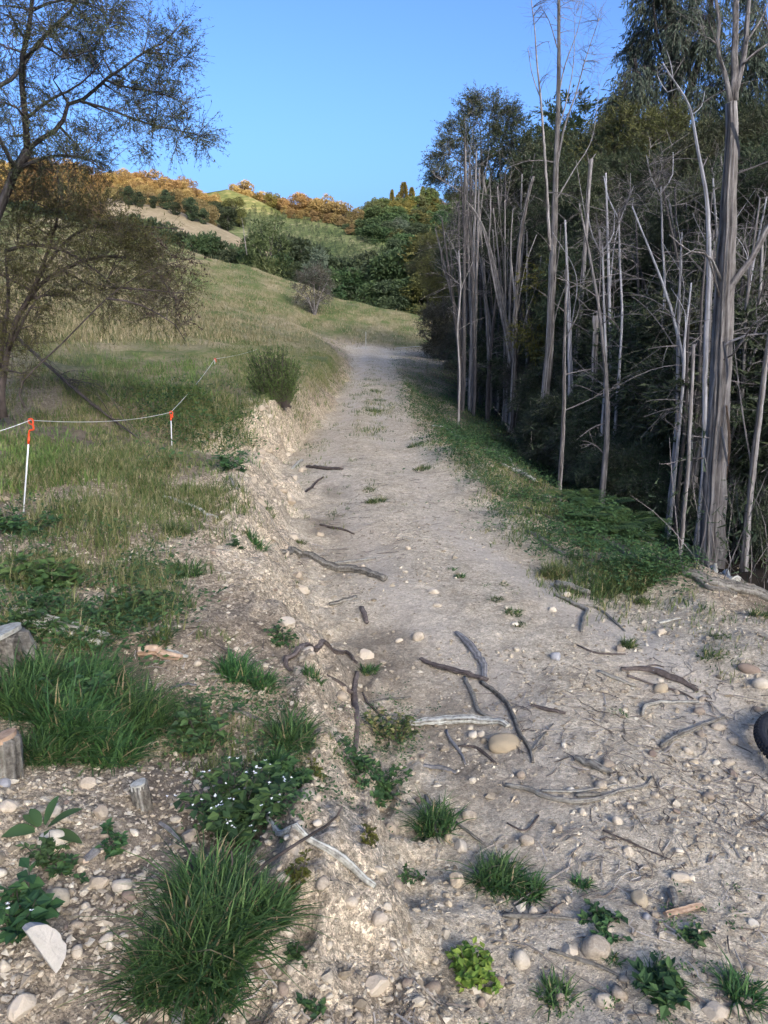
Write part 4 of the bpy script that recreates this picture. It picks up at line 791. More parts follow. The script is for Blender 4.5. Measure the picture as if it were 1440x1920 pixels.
NTH = ['', 'first', 'second', 'third', 'fourth', 'fifth', 'sixth', 'seventh', 'eighth', 'ninth', 'tenth', 'eleventh', 'twelfth', 'thirteenth', 'fourteenth', 'fifteenth', 'sixteenth', 'seventeenth', 'eighteenth', 'nineteenth']
def gully_label(px, what):
    al = sorted({(q, v) for q, v in GUL}); ref = 505
    if px < ref: k = sum(1 for q, v in al if px <= q < ref and v == what)
    else: k = sum(1 for q, v in al if ref <= q <= px and v == what)
    return f"{NTH[k]} {what} {'left' if px < ref else 'right'} of the willowy tree, counting outwards"
Gb = 'dark trees in the gully behind the near hill'
GT = [(215, 400, 96, 1, 1.3), (250, 392, 98, 1, 1.3), (285, 398, 97, 1, 1.2), (315, 415, 95, 1, 1.2), (345, 428, 96, 1, 1.2), (372, 440, 94, 0, 1.2), (400, 452, 95, 1, 1.2), (428, 460, 93, 1, 1.2), (452, 462, 96, 0, 1.1), (540, 442, 95, 1, 1.15), (565, 446, 93, 1, 1.15), (590, 468, 94, 1, 1.2), (615, 480, 92, 1, 1.2), (640, 500, 91, 0, 1.2), (665, 482, 93, 1, 1.2), (690, 472, 95, 1, 1.2), (715, 470, 92, 1, 1.2), (742, 478, 90, 0, 1.2), (768, 480, 91, 1, 1.2), (795, 470, 92, 0, 1.2), (820, 440, 90, 2, 1.2), (848, 430, 88, 2, 1.2), (700, 520, 87, 0, 1.3), (735, 528, 86, 1, 1.3), (770, 520, 86, 0, 1.3), (805, 515, 86, 2, 1.3), (835, 500, 85, 2, 1.3), (875, 420, 90, 2, 1.2), (150, 395, 98, 1, 1.3), (100, 380, 98, 1, 1.3), (50, 370, 98, 1, 1.3), (0, 360, 98, 1, 1.3), (480, 470, 92, 0, 1.2), (520, 475, 91, 0, 1.2), (560, 490, 90, 1, 1.2)]
GUL = [(a[0], ['deep green gully tree', 'dark gully tree', 'olive gully tree'][a[3]]) for a in GT]
for px, py, Y, v, w in GT:
    py = py + U(-12, 10); w = w * U(.6, 1.0)
    far_top(FT[v], px, py, Y, gully_label(px, ['deep green gully tree', 'dark gully tree', 'olive gully tree'][v]), 'tree', Gb, w)
far_top(willow, 505, 412, 90, 'pale green willowy tree standing above the dark gully trees', 'tree', None, 1.0)
far_top(pale_t, 592, 465, 89, 'small pale grey twiggy tree among the dark gully trees', 'tree', None, .8)
mb = MB(); q, r_ = pl([(463, 478), (459, 450), (456, 425), (453, 408)], 88, [2.0, 1.5, .8]); b0 = q[0].copy()
e = empty('dead_tree', b0, 'pale dead stem standing out against the dark gully trees', 'tree'); tube(mb, q - b0, r_, 5); tube(mb, smooth_path([q[1] - b0, q[1] - b0 + (.5, 0, .9), q[1] - b0 + (.7, 0, 1.8)], 4), [.03, .022, .012, .008], 4); mb.obj('trunk', [M_bark], e)
# trees on the spur and the ridges
def along(o_list, hill, pts, n, hs, label, cat, group, wide=1.0, dpy=6):
    pts = np.array(pts, float)
    for t in (np.arange(n) + U(-.3, .3, n)) / n:
        px = np.interp(t, np.linspace(0, 1, len(pts)), pts[:, 0]); py = np.interp(t, np.linspace(0, 1, len(pts)), pts[:, 1]) + U(-dpy, dpy)
        h = on_hill(hill, px, py)
        if h is None: continue
        o = o_list[int(rng.integers(len(o_list)))]; s = U(*hs) / o['H']; put1(o, h[0], h[1], h[2] - .3, (s * wide, s * wide, s), label, cat, group)
Gs = 'orange lit scrub trees on the left ridge'
for row, n_, hs in [([(-200, 312), (0, 340), (80, 338), (200, 352), (300, 366), (390, 378)], 34, (3.4, 5.5)), ([(-200, 330), (0, 352), (100, 352), (200, 364), (300, 378), (400, 392)], 34, (3, 5)), ([(-200, 350), (0, 372), (100, 372), (200, 380), (300, 392), (410, 402)], 32, (3, 5)), ([(-200, 375), (0, 392), (200, 398), (410, 415)], 26, (3, 5)), ([(-200, 400), (0, 415), (200, 420), (420, 430)], 22, (3, 5))]:
    along(FB, 'scrub_hill', row, n_, hs, 'rounded scrub tree on the left ridge', 'tree', Gs, 1.1)
along([FT[1], FB[0]], 'pale_spur', [(240, 390), (300, 392), (350, 405), (420, 432)], 7, (2.0, 4.0), 'dark scrub tree on the pale spur', 'tree', 'scrub trees on the pale spur')
along([FT[1], FT[1], FT[2]], 'planted_hill', [(250, 410), (330, 408), (400, 415), (460, 432)], 16, (3.5, 5.5), 'dark tree behind the crest of the pale spur', 'tree', 'dark trees behind the pale spur', 1.2, 10)
Gc = 'sunlit trees along the planted hill crest'
def crest(o_list, pts, n, hs, label, group, hill, dY=6, wide=1.1):
    pts = np.array(pts, float)
    for t in (np.arange(n) + U(-.35, .35, n)) / n:
        px = np.interp(t, np.linspace(0, 1, len(pts)), pts[:, 0]); py = np.interp(t, np.linspace(0, 1, len(pts)), pts[:, 1]); Y = np.interp(t, np.linspace(0, 1, len(pts)), pts[:, 2])
        p = P(px, py, Y + U(0, dY)); z = hill_z(hill, p[0], p[1])
        if z is None: continue
        o = o_list[int(rng.integers(len(o_list)))]; s = U(*hs) / o['H']; put1(o, p[0], p[1], z - .4, (s * wide, s * wide, s), label, 'tree', group)
crest(FB + [FT[2]], [(452, 360, 190), (500, 380, 188), (560, 398, 183), (610, 414, 178), (660, 430, 173)], 18, (4.5, 7.2), 'rounded tree on the crest of the planted hill', Gc, 'planted_hill')
crest(FB + [FT[2]], [(460, 365, 196), (520, 388, 192), (600, 410, 186), (660, 430, 180)], 12, (5.5, 8), 'rounded tree on the crest of the planted hill', Gc, 'planted_hill', 8)
along(FB, 'planted_hill', [(530, 400), (580, 413), (640, 431), (690, 447)], 8, (1.6, 2.8), 'low bush tree at the top edge of the planted slope', 'tree', 'bush trees edging the planted slope')
for row, n_, hs in [([(690, 424), (740, 420), (800, 412), (900, 395), (1000, 375)], 18, (4.5, 7)), ([(700, 442), (740, 440), (820, 432), (950, 410)], 16, (4.5, 7)), ([(650, 460), (750, 462), (850, 450), (960, 435)], 18, (5, 7.5)), ([(690, 482), (780, 486), (860, 475)], 13, (6, 8)), ([(740, 510), (800, 512), (880, 500)], 9, (5, 8))]:
    along(FT + [FT[0]], 'forest_hill', row, n_, hs, 'dense tree on the dark forested hillside', 'tree', 'trees on the forested hillside', 1.15, 7)
crest(FT + FB, [(690, 408, 207), (730, 406, 207), (780, 403, 207), (860, 388, 207), (960, 364, 207)], 22, (3.5, 6), 'tree on the skyline of the forested hill', 'skyline trees on the forested hill', 'forest_hill')
along([pale_t], 'forest_hill', [(745, 470), (760, 462)], 2, (6, 7), 'pale grey tree on the dark forested hillside', 'tree', 'pale trees on the forested hillside')
def conifer(name, leafm, H, N, wid=.30, tk=.16):
    mb = MB(); tube(mb, [[0, 0, -.5], [0, 0, H * .5], [0, 0, H]], [tk, tk * .6, tk * .12], 6, 0)
    t = U(0, 1, N) ** .8; z = H * (.12 + .86 * t); az = U(0, 6.28, N); rmax = H * wid * (1 - t) ** .8 * (.7 + .3 * np.sin(az * 3 + z * 2.3)) + .06; q = rmax * U(.25, 1, N) ** .6
    p = np.stack([np.cos(az) * q, np.sin(az) * q, z - q * .05], -1); d = np.stack([np.cos(az), np.sin(az), U(0, .9, N)], -1)
    leaves(mb, p, d + rng.normal(size=(N, 3)) * .3, rng.normal(size=(N, 3)), H * .075 * U(.6, 1.2, N), H * .02, 1); o = mb.obj(name, [M_barkd, leafm]); o['H'] = H; return o
pine = conifer('pine_tree', L_olive, 10, 3000)
for lb, px, py, Y, w in [('tallest pine of the skyline group on the far hill', 757, 342, 207, 1), ('pine leaning against the tallest skyline pine', 772, 352, 207, .9), ('narrow pine at the left of the skyline group', 735, 356, 207, .7), ('small pine low in the skyline group', 745, 366, 207, .8), ('pine standing apart right of the skyline group', 793, 350, 207, .8), ('broad pine right of the lone skyline pine', 806, 362, 207, .9), ('shortest pine beside the broad skyline pine', 820, 370, 207, .9)]:
    far_top(pine, px, py, Y, lb, 'pine', 'pines on the skyline', w, 'forest_hill')
yp = conifer('young_pine', L_dark, 1.6, 420, .36, .02); npine = 0
for row in range(40):
    for c in range(44):
        if npine >= 290: break
        px = 440 + c * 9.5 + row * 4 + U(-2.5, 2.5); py = 385 + row * 8.2 + c * 2.2 + U(-2, 2)
        if px > 800 or py > 540 or py < np.interp(px, [390, 520, 660, 790], [365, 402, 446, 490]) or U() < .15: continue
        h = on_hill('planted_hill', px, py)
        if h is None or on_hill('pale_spur', px, py) is not None and on_hill('pale_spur', px, py)[1] < h[1]: continue
        npine += 1; put1(yp, h[0], h[1], h[2] - .05, U(.7, 1.25), 'young pine planted in rows on the open hillside', 'young pine', 'young pines planted on the hillside')
# round twiggy bush on the hill, broom bush by the track
def at_base(px, py): return g1(px, py)
def clumps_at(b_, lst, wpx):   # lst: dx, dz, r in photo pixels about the foot
    k_ = float(depth_of(b_)) / FPX
    return [(np.array([b_[0] + a * k_, b_[1] + U(-.3, .3) * wpx * k_, b_[2] + c * k_]), np.array([r] * 3) * k_, 1.0) for a, c, r in lst]
b_ = at_base(590, 590); k_s = float(depth_of(b_)) / FPX
stl = [(np.array([b_ + (0, 0, -.2), b_ + (np.array([dx * .3, U(-10, 10), 25]) * k_s), b_ + (np.array([dx, U(-20, 20), hz]) * k_s)]), np.array([.05, .03, .012])) for dx, hz in [(-30, 65), (-15, 80), (0, 85), (16, 80), (28, 66), (-34, 45), (32, 42)]]
tree('round_bush', 'round grey twiggy bush alone on the grassy hill', 'bush', stl, clumps_at(b_, [(-22, 30, 15), (0, 24, 15), (20, 32, 15), (-26, 52, 16), (0, 50, 18), (24, 54, 16), (-18, 72, 15), (4, 76, 15), (20, 72, 12), (-4, 10, 8)], 30), M_twigg, L_brown, bark_t=M_twigg, twigs=34, fine=7, leaf=4, ll=.10, lw=.035, tr=.011, flen=(.2, .5), spread=.7, lozenge=True)
b_ = at_base(524, 758); k_s = float(depth_of(b_)) / FPX
e = empty('broom_bush', b_, 'upright green broom bush growing on the bank edge of the track', 'bush'); mb = MB(); M = 260
az = U(0, 6.28, M); o_ = U(.05, 1.15, M) ** .6; T = np.stack([np.cos(az) * o_ * 50 * k_s - 10 * k_s, np.sin(az) * o_ * 38 * k_s, (U(40, 120, M) - o_ * 22) * k_s], -1)
st_ = bez(np.stack([T[:, 0] * .42, T[:, 1] * .42, 0 * az - .05], -1), T, 7, .12, .04); tubes(mb, st_, np.full((M, 1), .007) * np.linspace(1, .4, 7)[None], 3, 0)
N = 12000; ti = rng.integers(0, M, N); t = U(1.0, 6, N); i0 = np.minimum(t.astype(int), 5); f = (t - i0)[:, None]; B = st_[ti, i0] * (1 - f) + st_[ti, i0 + 1] * f
leaves(mb, B, unit(st_[ti, i0 + 1] - st_[ti, i0]) + rng.normal(size=(N, 3)) * .5, rng.normal(size=(N, 3)), U(.03, .06, N), .014, 1); mb.obj('foliage', [M_twig, leaf_mat('broom_leaf', [(.055, .10, .028), (.10, .16, .045), (.17, .22, .07)])], e)
mb = MB(); sb_ = [(np.maximum(p, [-9, -9, -.06]), r) for p, r in stem(.5, .08, .02, 4)]; limbs(mb, sb_); mb.obj('stems', [M_twig], e)

# ------------------------------------------------------------------ stones
import bmesh
ICO = {}
ICO[0] = (np.array([[1, 0, 0], [-1, 0, 0], [0, 1, 0], [0, -1, 0], [0, 0, 1], [0, 0, -1.]]), np.array([[0, 2, 4], [2, 1, 4], [1, 3, 4], [3, 0, 4], [2, 0, 5], [1, 2, 5], [3, 1, 5], [0, 3, 5]]))
for k in (1, 2, 3):
    bm = bmesh.new(); bmesh.ops.create_icosphere(bm, subdivisions=k, radius=1); bm.verts.ensure_lookup_table()
    ICO[k] = (np.array([v.co[:] for v in bm.verts]), np.array([[v.index for v in f.verts] for f in bm.faces])); bm.free()
def rock(sub, rough=.12, chips=3, seed=0):
    rg = np.random.default_rng(seed); v = ICO[sub][0].copy()
    for k in range(5):
        kv = rg.normal(size=3) * (1.2 + k * .8); v *= 1 + (rough / (1 + k * .6)) * np.sin(ICO[sub][0] @ kv + rg.uniform(0, 6.28))[:, None]
    for k in range(chips):
        nn = unit(rg.normal(size=3)); dd_ = rg.uniform(.68, .92); o = v @ nn; v -= np.outer(np.maximum(0, o - dd_), nn)
    return v
NST = 0
def stone(px, py, w, h, label, mat=None, rough=.10, chips=1, name='stone', tilt=0, sub=3, sink=.28, depth=.85, group=None, cat='stone', rz=None):
    global NST
    NST += 1
    b = g1(px, py + h * .45); d = float(depth_of(b)); W = w / FPX * d * .5; Hh = h / FPX * d * .5
    v = rock(sub, rough, chips, NST + 50) * np.array([W, min(W * 1.1, Hh * 1.15), Hh * 1.0])
    ct, st = math.cos(tilt), math.sin(tilt); v = np.stack([v[:, 0] * ct - v[:, 2] * st, v[:, 1], v[:, 0] * st + v[:, 2] * ct], -1)
    a = U(-.5, .5) if rz is None else rz; v = np.stack([v[:, 0] * math.cos(a) - v[:, 1] * math.sin(a), v[:, 0] * math.sin(a) + v[:, 1] * math.cos(a), v[:, 2]], -1)
    mb = MB(); mb.add(v, ICO[sub][1], 0, U(0, 1)); o = mb.obj(name, [mat or M_stone], smooth=chips < 5)
    o.location = (b[0], b[1] + Hh * .8, b[2] + Hh * (1 - 2 * (sink + .1))); return tag(o, label, cat, group)
S_ = [(947, 1391, 64, 34, 'oblong tan stone with a chipped top below the white split log', M_tan), (1124, 1779, 56, 44, 'large egg shaped pale stone in the lower gravel', None), (980, 1800, 34, 32, 'round pale stone below left of the large egg shaped stone', None),
 (1135, 1877, 36, 27, 'smooth oval stone below the large egg shaped stone', None), (1348, 1898, 48, 38, 'rough knobbly pale stone at the bottom right', M_clay), (1231, 1864, 36, 18, 'flat low stone among weeds in front of the bottom right grass', None), (1399, 1877, 30, 18, 'small flat stone above right of the rough knobbly stone', None),
 (1203, 1684, 28, 32, 'upright cream stone standing left of the short wood chunk', M_tan), (1280, 1643, 40, 20, 'flat pale oval stone above the split orange wood', None), (1298, 1647, 18, 16, 'small stone touching the flat pale oval stone', None), (1181, 1595, 18, 20, 'small white block shaped stone in the middle of the gravel', None),
 (989, 1574, 26, 22, 'rounded stone right of the lower grass tuft', None), (881, 1527, 30, 20, 'smooth pale stone just above the tall grass tuft', None), (865, 1586, 26, 24, 'cracked stone below the smooth pale stone by the tuft', None), (1044, 1228, 22, 20, 'bluish white stone on the bare track', M_blue), (1063, 1113, 22, 13, 'smooth cream stone lying against the short thick log', None),
 (1036, 1141, 16, 13, 'small cream stone below left of the short thick log', None), (1164, 1215, 20, 14, 'small round stone beside a brown grass tuft on the track', None), (1241, 1183, 20, 15, 'pale stone below a short pale stick at the verge', None), (1408, 1252, 44, 20, 'large flat cream stone on the heap at the right edge', None), (1430, 1280, 34, 24, 'round cream stone at the right edge below the large flat one', None),
 (1243, 1288, 28, 19, 'stone lying at the crossing of the dark branch', M_tan), (1237, 1256, 28, 17, 'grey stone lying above the dark branch', M_blue), (1314, 1331, 24, 19, 'pale stone at the end of the hooked stick', None), (1348, 1361, 28, 19, 'round grey stone at the end of the long pale stick', None), (1376, 1388, 23, 15, 'pale stone nearest the bicycle tyre', None), (1302, 1427, 17, 12, 'small tan stone on bare dirt left of the tyre', M_tan), (1369, 1428, 22, 13, 'flat stone on bare dirt below the tyre stones', None),
 (1224, 1412, 15, 14, 'small pointed stone at the lower end of the long pale stick', None), (1049, 1553, 17, 20, 'small upright stone below the long curved branch', None), (1416, 1731, 22, 20, 'pale stone low at the right edge', None), (1307, 1743, 28, 21, 'stone half buried in a green weed below the split wood', None), (1425, 1328, 22, 12, 'flat pale stone at the right edge above the tyre', None), (1395, 1237, 15, 14, 'small stone above the large flat cream stone', None),
 (904, 1880, 18, 22, 'small egg shaped stone at the bottom by the bright weed', None), (1051, 1871, 19, 17, 'small pale stone in a grass tuft at the bottom', None), (908, 1387, 14, 13, 'small round stone left of the oblong tan stone', M_tan), (1070, 1481, 19, 12, 'white stone touching the thin upper branch', None), (785, 1190, 22, 22, 'angular white stone in the middle of the track', None), (749, 1200, 16, 9, 'flat white stone left of the angular white stone', None),
 (820, 1133, 16, 9, 'small white flat stone higher on the track', None), (814, 1107, 22, 13, 'pale flat stone bedded in the track', M_clay), (786, 1499, 14, 14, 'small white stone by the dark roots', None), (840, 1572, 16, 28, 'upright tan stone left of the cracked stone', M_tan),
 (95, 1573, 56, 36, 'smooth cream stone under the dock leaves at the left', None), (159, 1466, 34, 22, 'pale rough stone above the small sawn stump', M_clay), (353, 1567, 32, 30, 'round cream stone below the white flowered weed', None), (183, 1655, 40, 28, 'cracked white rock in the left gravel', M_clay), (142, 1733, 30, 15, 'small oval stone right of the half round slab', None), (189, 1526, 28, 26, 'lumpy pale rock left of the sawn stump', M_clay), (9, 1509, 34, 28, 'rough pale rock at the left edge above the dock', M_clay), (106, 1679, 42, 36, 'tan rock partly under the left weed', M_tan),
 (6, 1466, 26, 18, 'grey rock at the left edge below the grass', M_blue), (30, 1890, 46, 50, 'large rough pale rock in the bottom left corner', M_clay), (3, 1812, 18, 34, 'pale rock cut by the left edge beside the slab', None), (407, 1785, 14, 16, 'small stone at the foot of the grass tussock', M_tan), (301, 1903, 26, 34, 'upright pale rock at the bottom between grass blades', M_clay), (370, 1397, 19, 15, 'small pale stone below the ivy leaved weed', None), (426, 1421, 15, 15, 'little angular stone right of the small pale one', M_clay), (443, 1216, 14, 12, 'small stone on the bank above the weeds', None),
 (4, 931, 20, 14, 'tan stone by the orange topped post at the left edge', M_tan), (273, 1060, 15, 13, 'white stone on the crumbling bank', None), (254, 1062, 12, 10, 'little white stone left of the one on the bank', None), (158, 1612, 22, 12, 'flat orange brown stone in the left gravel', M_stickt), (1270, 1296, 14, 10, 'small stone under the end of the dark branch', None), (1318, 1310, 16, 10, 'small pale stone above the hooked stick end', None), (1240, 1275, 12, 9, 'little stone wedged in the dark branch', None), (1000, 1707, 18, 14, 'grey pebble above the thin straight stick', None), (1043, 1708, 16, 12, 'cream pebble right of the grey pebble', None), (1213, 1718, 16, 14, 'grey stone left of the split orange wood', M_blue), (1190, 1750, 12, 10, 'small stone left of the weedy stone', None)]
for px, py, w, h, lb, m in S_:
    stone(px, py, w, h, lb, m, rough=.16 if m is M_clay else .10, chips=6 if m is M_clay else int(rng.integers(0, 6)), tilt=U(-.2, .2))
for px, py, w, h, lb in [(687, 1226, 36, 22, 'grey clay clod right of the arched root'), (1073, 1786, 34, 26, 'grey broken clod left of the large egg shaped stone'), (858, 1648, 34, 34, 'grey clod at the lower tuft roots'), (600, 1000, 20, 12, 'grey clod at the bank foot'), (560, 1255, 26, 20, 'clod below the arched root')]:
    stone(px, py, w, h, lb, M_clay, .2, 9, name='clay_clod', cat='clod')
# the half-round slab standing on edge
b = g1(80, 1840); sl_ = float(depth_of(b)) / FPX
ang = np.linspace(-.1, math.pi * .98, 15); ol = np.stack([np.cos(ang) * 53 * sl_ , np.sin(ang) * 40 * sl_], -1)
mb = MB(); n_ = len(ol); fr = np.concatenate([np.stack([ol[:, 0], 0 * ang - .018, ol[:, 1]], -1), np.stack([ol[:, 0] * .96, 0 * ang + .02, ol[:, 1] * .96], -1)])
fr += rng.normal(size=fr.shape) * .0012; jj = np.arange(n_); j2 = (jj + 1) % n_; cen = np.array([[0, -.020, 16 * sl_], [0, .022, 16 * sl_]]); fr = np.concatenate([fr, cen])
mb.add(fr, [np.stack([jj, j2, n_ + j2, n_ + jj], -1), np.concatenate([np.stack([np.full(n_, 2 * n_), j2, jj], -1), np.stack([np.full(n_, 2 * n_ + 1), n_ + jj, n_ + j2], -1)])], 0, .8)
o = mb.obj('stone_slab', [stone_mat('slab_stone', [(.38, .35, .29), (.50, .46, .385), (.56, .52, .45)], .1)]); o.location = (b[0], b[1] + .03, b[2] + .03); o.rotation_euler = (R(-42), R(-128) + R(180), R(8)); tag(o, 'half round pale stone slab leaning in the bottom left gravel', 'stone')
o.rotation_euler = (R(-40), R(62), R(10)); o.location = (b[0] - .01, b[1] + .02, b[2] + .075)
# smaller loose stones, one by one, then the gravel
LS = []; Gz = 'small loose stones on the track and bank'
proto_s = []
for k in range(6):
    mb = MB(); mb.add(rock(2, .16, 2 + 2 * (k % 4), 300 + k) * np.array([1, .8, .62]), ICO[2][1], 0, k / 5); proto_s.append(mb.mesh('small_stone', [M_stone, ][:1], True))
cnt = 0
while cnt < 200:
    py = 960 + 950 * U() ** .75; px = U(0, 1440)
    g = g1(px, py); s = float(sect(g[0], g[1]))
    if s > 5.9 or (s < 2.9 and g[1] > 5): continue
    if s < 5 and s > 4 and g[1] > 3.2 and U() < .5: continue
    dpt = float(depth_of(g)); r_ = np.clip(rng.lognormal(-4.25, .38), .008, .032)
    if r_ / dpt * FPX < 4: continue
    o = bpy.data.objects.new('small_stone', proto_s[cnt % 6]); COL.objects.link(o); o.location = (g[0], g[1], g[2] + r_ * .2); o.scale = (r_, r_, r_); o.rotation_euler = (U(-.5, .5), U(-.5, .5), U(0, 6.28)); cnt += 1
    tag(o, 'small pale stone lying loose in the gravel', 'stone', Gz)
def scatter(n, y0, y1, keep):
    Y = y0 * (y1 / y0) ** U(0, 1, n); X = U(-1, 1, n) * (Y * .56 + .25); s = sect(X, Y); k = U(0, 1, n) < keep(X, Y, s); return X[k], Y[k], s[k]
def gravel_keep(X, Y, s):
    c = np.clip(.5 + 2.4 * fbm(X * 1.1, Y * 1.1, 71, 3), .06, 1); base = np.where((s > 4) & (s < 5), .62 - .42 * (np.exp(-((s - 4.28) / .09) ** 2) + np.exp(-((s - 4.68) / .09) ** 2)), np.where(s > 5, .55, np.where(s > 3, .9, .95)))
    base = np.where((s > 6) | ((s < 3) & (Y > 6.5)), .03, base); return base * c * (1 - .9 * w6[np.clip(np.round(np.interp(Y, yy, IY)).astype(int), 0, len(yy) - 1), np.clip(np.round(np.interp(X / (Y + 3.0), uu, IU)).astype(int), 0, len(uu) - 1)])
mb = MB()
for n_, sub, y0, y1, med, sg in [(47000, 0, 1.2, 5.5, .0058, .45), (28000, 0, 4, 14, .0085, .4), (8000, 1, 1.3, 8, .0085, .35), (1500, 1, 1.3, 7, .013, .3)]:
    X, Y, s = scatter(n_, y0, y1, gravel_keep); n = len(X); r_ = np.clip(med * np.exp(rng.normal(size=n) * sg), .003, .026)
    B = np.stack([rock(sub, .3 if sub == 0 else .18, 4, 500 + k) for k in range(12)]); B = B + (rng.normal(size=B.shape) * .22 if sub == 0 else 0); V_ = B[rng.integers(0, 12, n)] * np.stack([U(.75, 1.2, n), U(.6, 1, n), U(.45, .8, n)], -1)[:, None] * r_[:, None, None]
    az = U(0, 6.28, n)[:, None]; V_ = np.stack([V_[..., 0] * np.cos(az) - V_[..., 1] * np.sin(az), V_[..., 0] * np.sin(az) + V_[..., 1] * np.cos(az), V_[..., 2]], -1)
    V_ += np.stack([X, Y, ground_z(X, Y) + r_ * .15], -1)[:, None]; F_ = ICO[sub][1]
    mb.add(V_.reshape(-1, 3), (F_[None] + np.arange(n)[:, None, None] * len(ICO[sub][0])).reshape(-1, 3), 0, np.repeat(U(0, 1, n) ** 1.3, len(ICO[sub][0])))
tag(mb.obj('gravel', [M_gravel]), 'loose pale gravel and crumbs of clay over track and bank', kind='stuff')
cnt = 0
while cnt < 60:
    Y = U(1.6, 12); k = np.array([np.interp(Y, SY, KX[:, 3]), np.interp(Y, SY, KX[:, 4])]); t = U(-.15, 1.15); X = k[0] + (k[1] - k[0]) * t + rng.normal() * .03
    r_ = U(.015, .05) * (1 if Y < 5 else 1.4); mb = MB(); mb.add(rock(2, .22, 8, 900 + cnt) * r_ * np.array([1, .85, .7]), ICO[2][1], 0, U(0, 1)); o = mb.obj('clay_clod', [M_clay]); o.location = (X, Y, float(ground_z(X, Y)) + r_ * .15); o.rotation_euler = (U(-.5, .5), U(-.5, .5), U(0, 6)); tag(o, 'pale clay clod crumbled from the face of the cut bank', 'clod', 'clay clods along the cut bank'); cnt += 1
# litter of bark, straw and twig bits
def lit_keep(X, Y, s):
    c = np.clip(.3 + 2.2 * fbm(X * .9 + 4, Y * .9, 81, 3), 0, 1); return np.where(s > 5.9, .25, 1) * c
X, Y, s = scatter(10500, 1.3, 12, lit_keep); n = len(X); L_ = U(.02, .11, n) * np.exp(rng.normal(size=n) * .4); az = U(0, 6.28, n); d = np.stack([np.cos(az), np.sin(az)], -1) * (L_ / 2)[:, None]
t = np.linspace(-1, 1, 4); cx = X[:, None] + d[:, :1] * t + U(-.01, .01, (n, 4)); cy = Y[:, None] + d[:, 1:] * t + U(-.01, .01, (n, 4)); p = np.stack([cx, cy, ground_z(cx, cy) + U(.002, .012, (n, 1))], -1)
mb = MB(); tubes(mb, p, (U(.0012, .0032, n)[:, None]) * np.array([1, 1, .9, .6]), 3, 0, U(0, 1, n)); tag(mb.obj('wood_litter', [L_litter]), 'fine litter of straw, bark and twig bits', kind='stuff')

# ------------------------------------------------------------------ fallen wood
def limb_path(pts, w, lift=.6, n=None):
    pts = np.array(pts, float); g = np.array([g1(*p) for p in pts]); L = np.linalg.norm(np.diff(g, axis=0), axis=1).sum(); n = n or int(np.clip(L / .03, 8, 50))
    q = smooth_path(g, n); w = np.atleast_1d(w); r = np.interp(np.linspace(0, 1, n), np.linspace(0, 1, len(w)), w) * .5 / FPX * depth_of(q)
    z = ground_z(q[:, 0], q[:, 1]); zs = z.copy()
    for _ in range(3): zs = np.convolve(np.pad(zs, 1, mode='edge'), [.3, .4, .3], 'valid')
    q[:, 2] = np.maximum(zs, z - r * .6) + r * lift + .003; return q, r
def stick(pts, w, label, mat=None, name='stick', branches=(), flat=1.0, rough=.28, cat='stick', taper=True, sides=9):
    w = np.atleast_1d(np.asarray(w, float)); w = np.concatenate([w, w[-1:] * (.45 if taper else .9)]) if len(w) < 3 else w
    q, r = limb_path(pts, w); b = q[0].copy(); mb = MB(); q2 = q - b + rng.normal(size=q.shape) * r[:, None] * .12; tube(mb, q2, r, sides, 0, rough, flat=flat, seed=int(rng.integers(1e6)))
    o = mb.obj(name, [mat or M_stickg], smooth=sides > 6 and flat == 1); o.location = b; tag(o, label, cat)
    for bp_, bw in branches:
        q, r = limb_path(bp_, [bw, bw * .5]); q[0, 2] -= 0; mb = MB(); tube(mb, q - b, r, 6, 0, .2); mb.obj('branch', [mat or M_stickg], o, smooth=True)
    return o
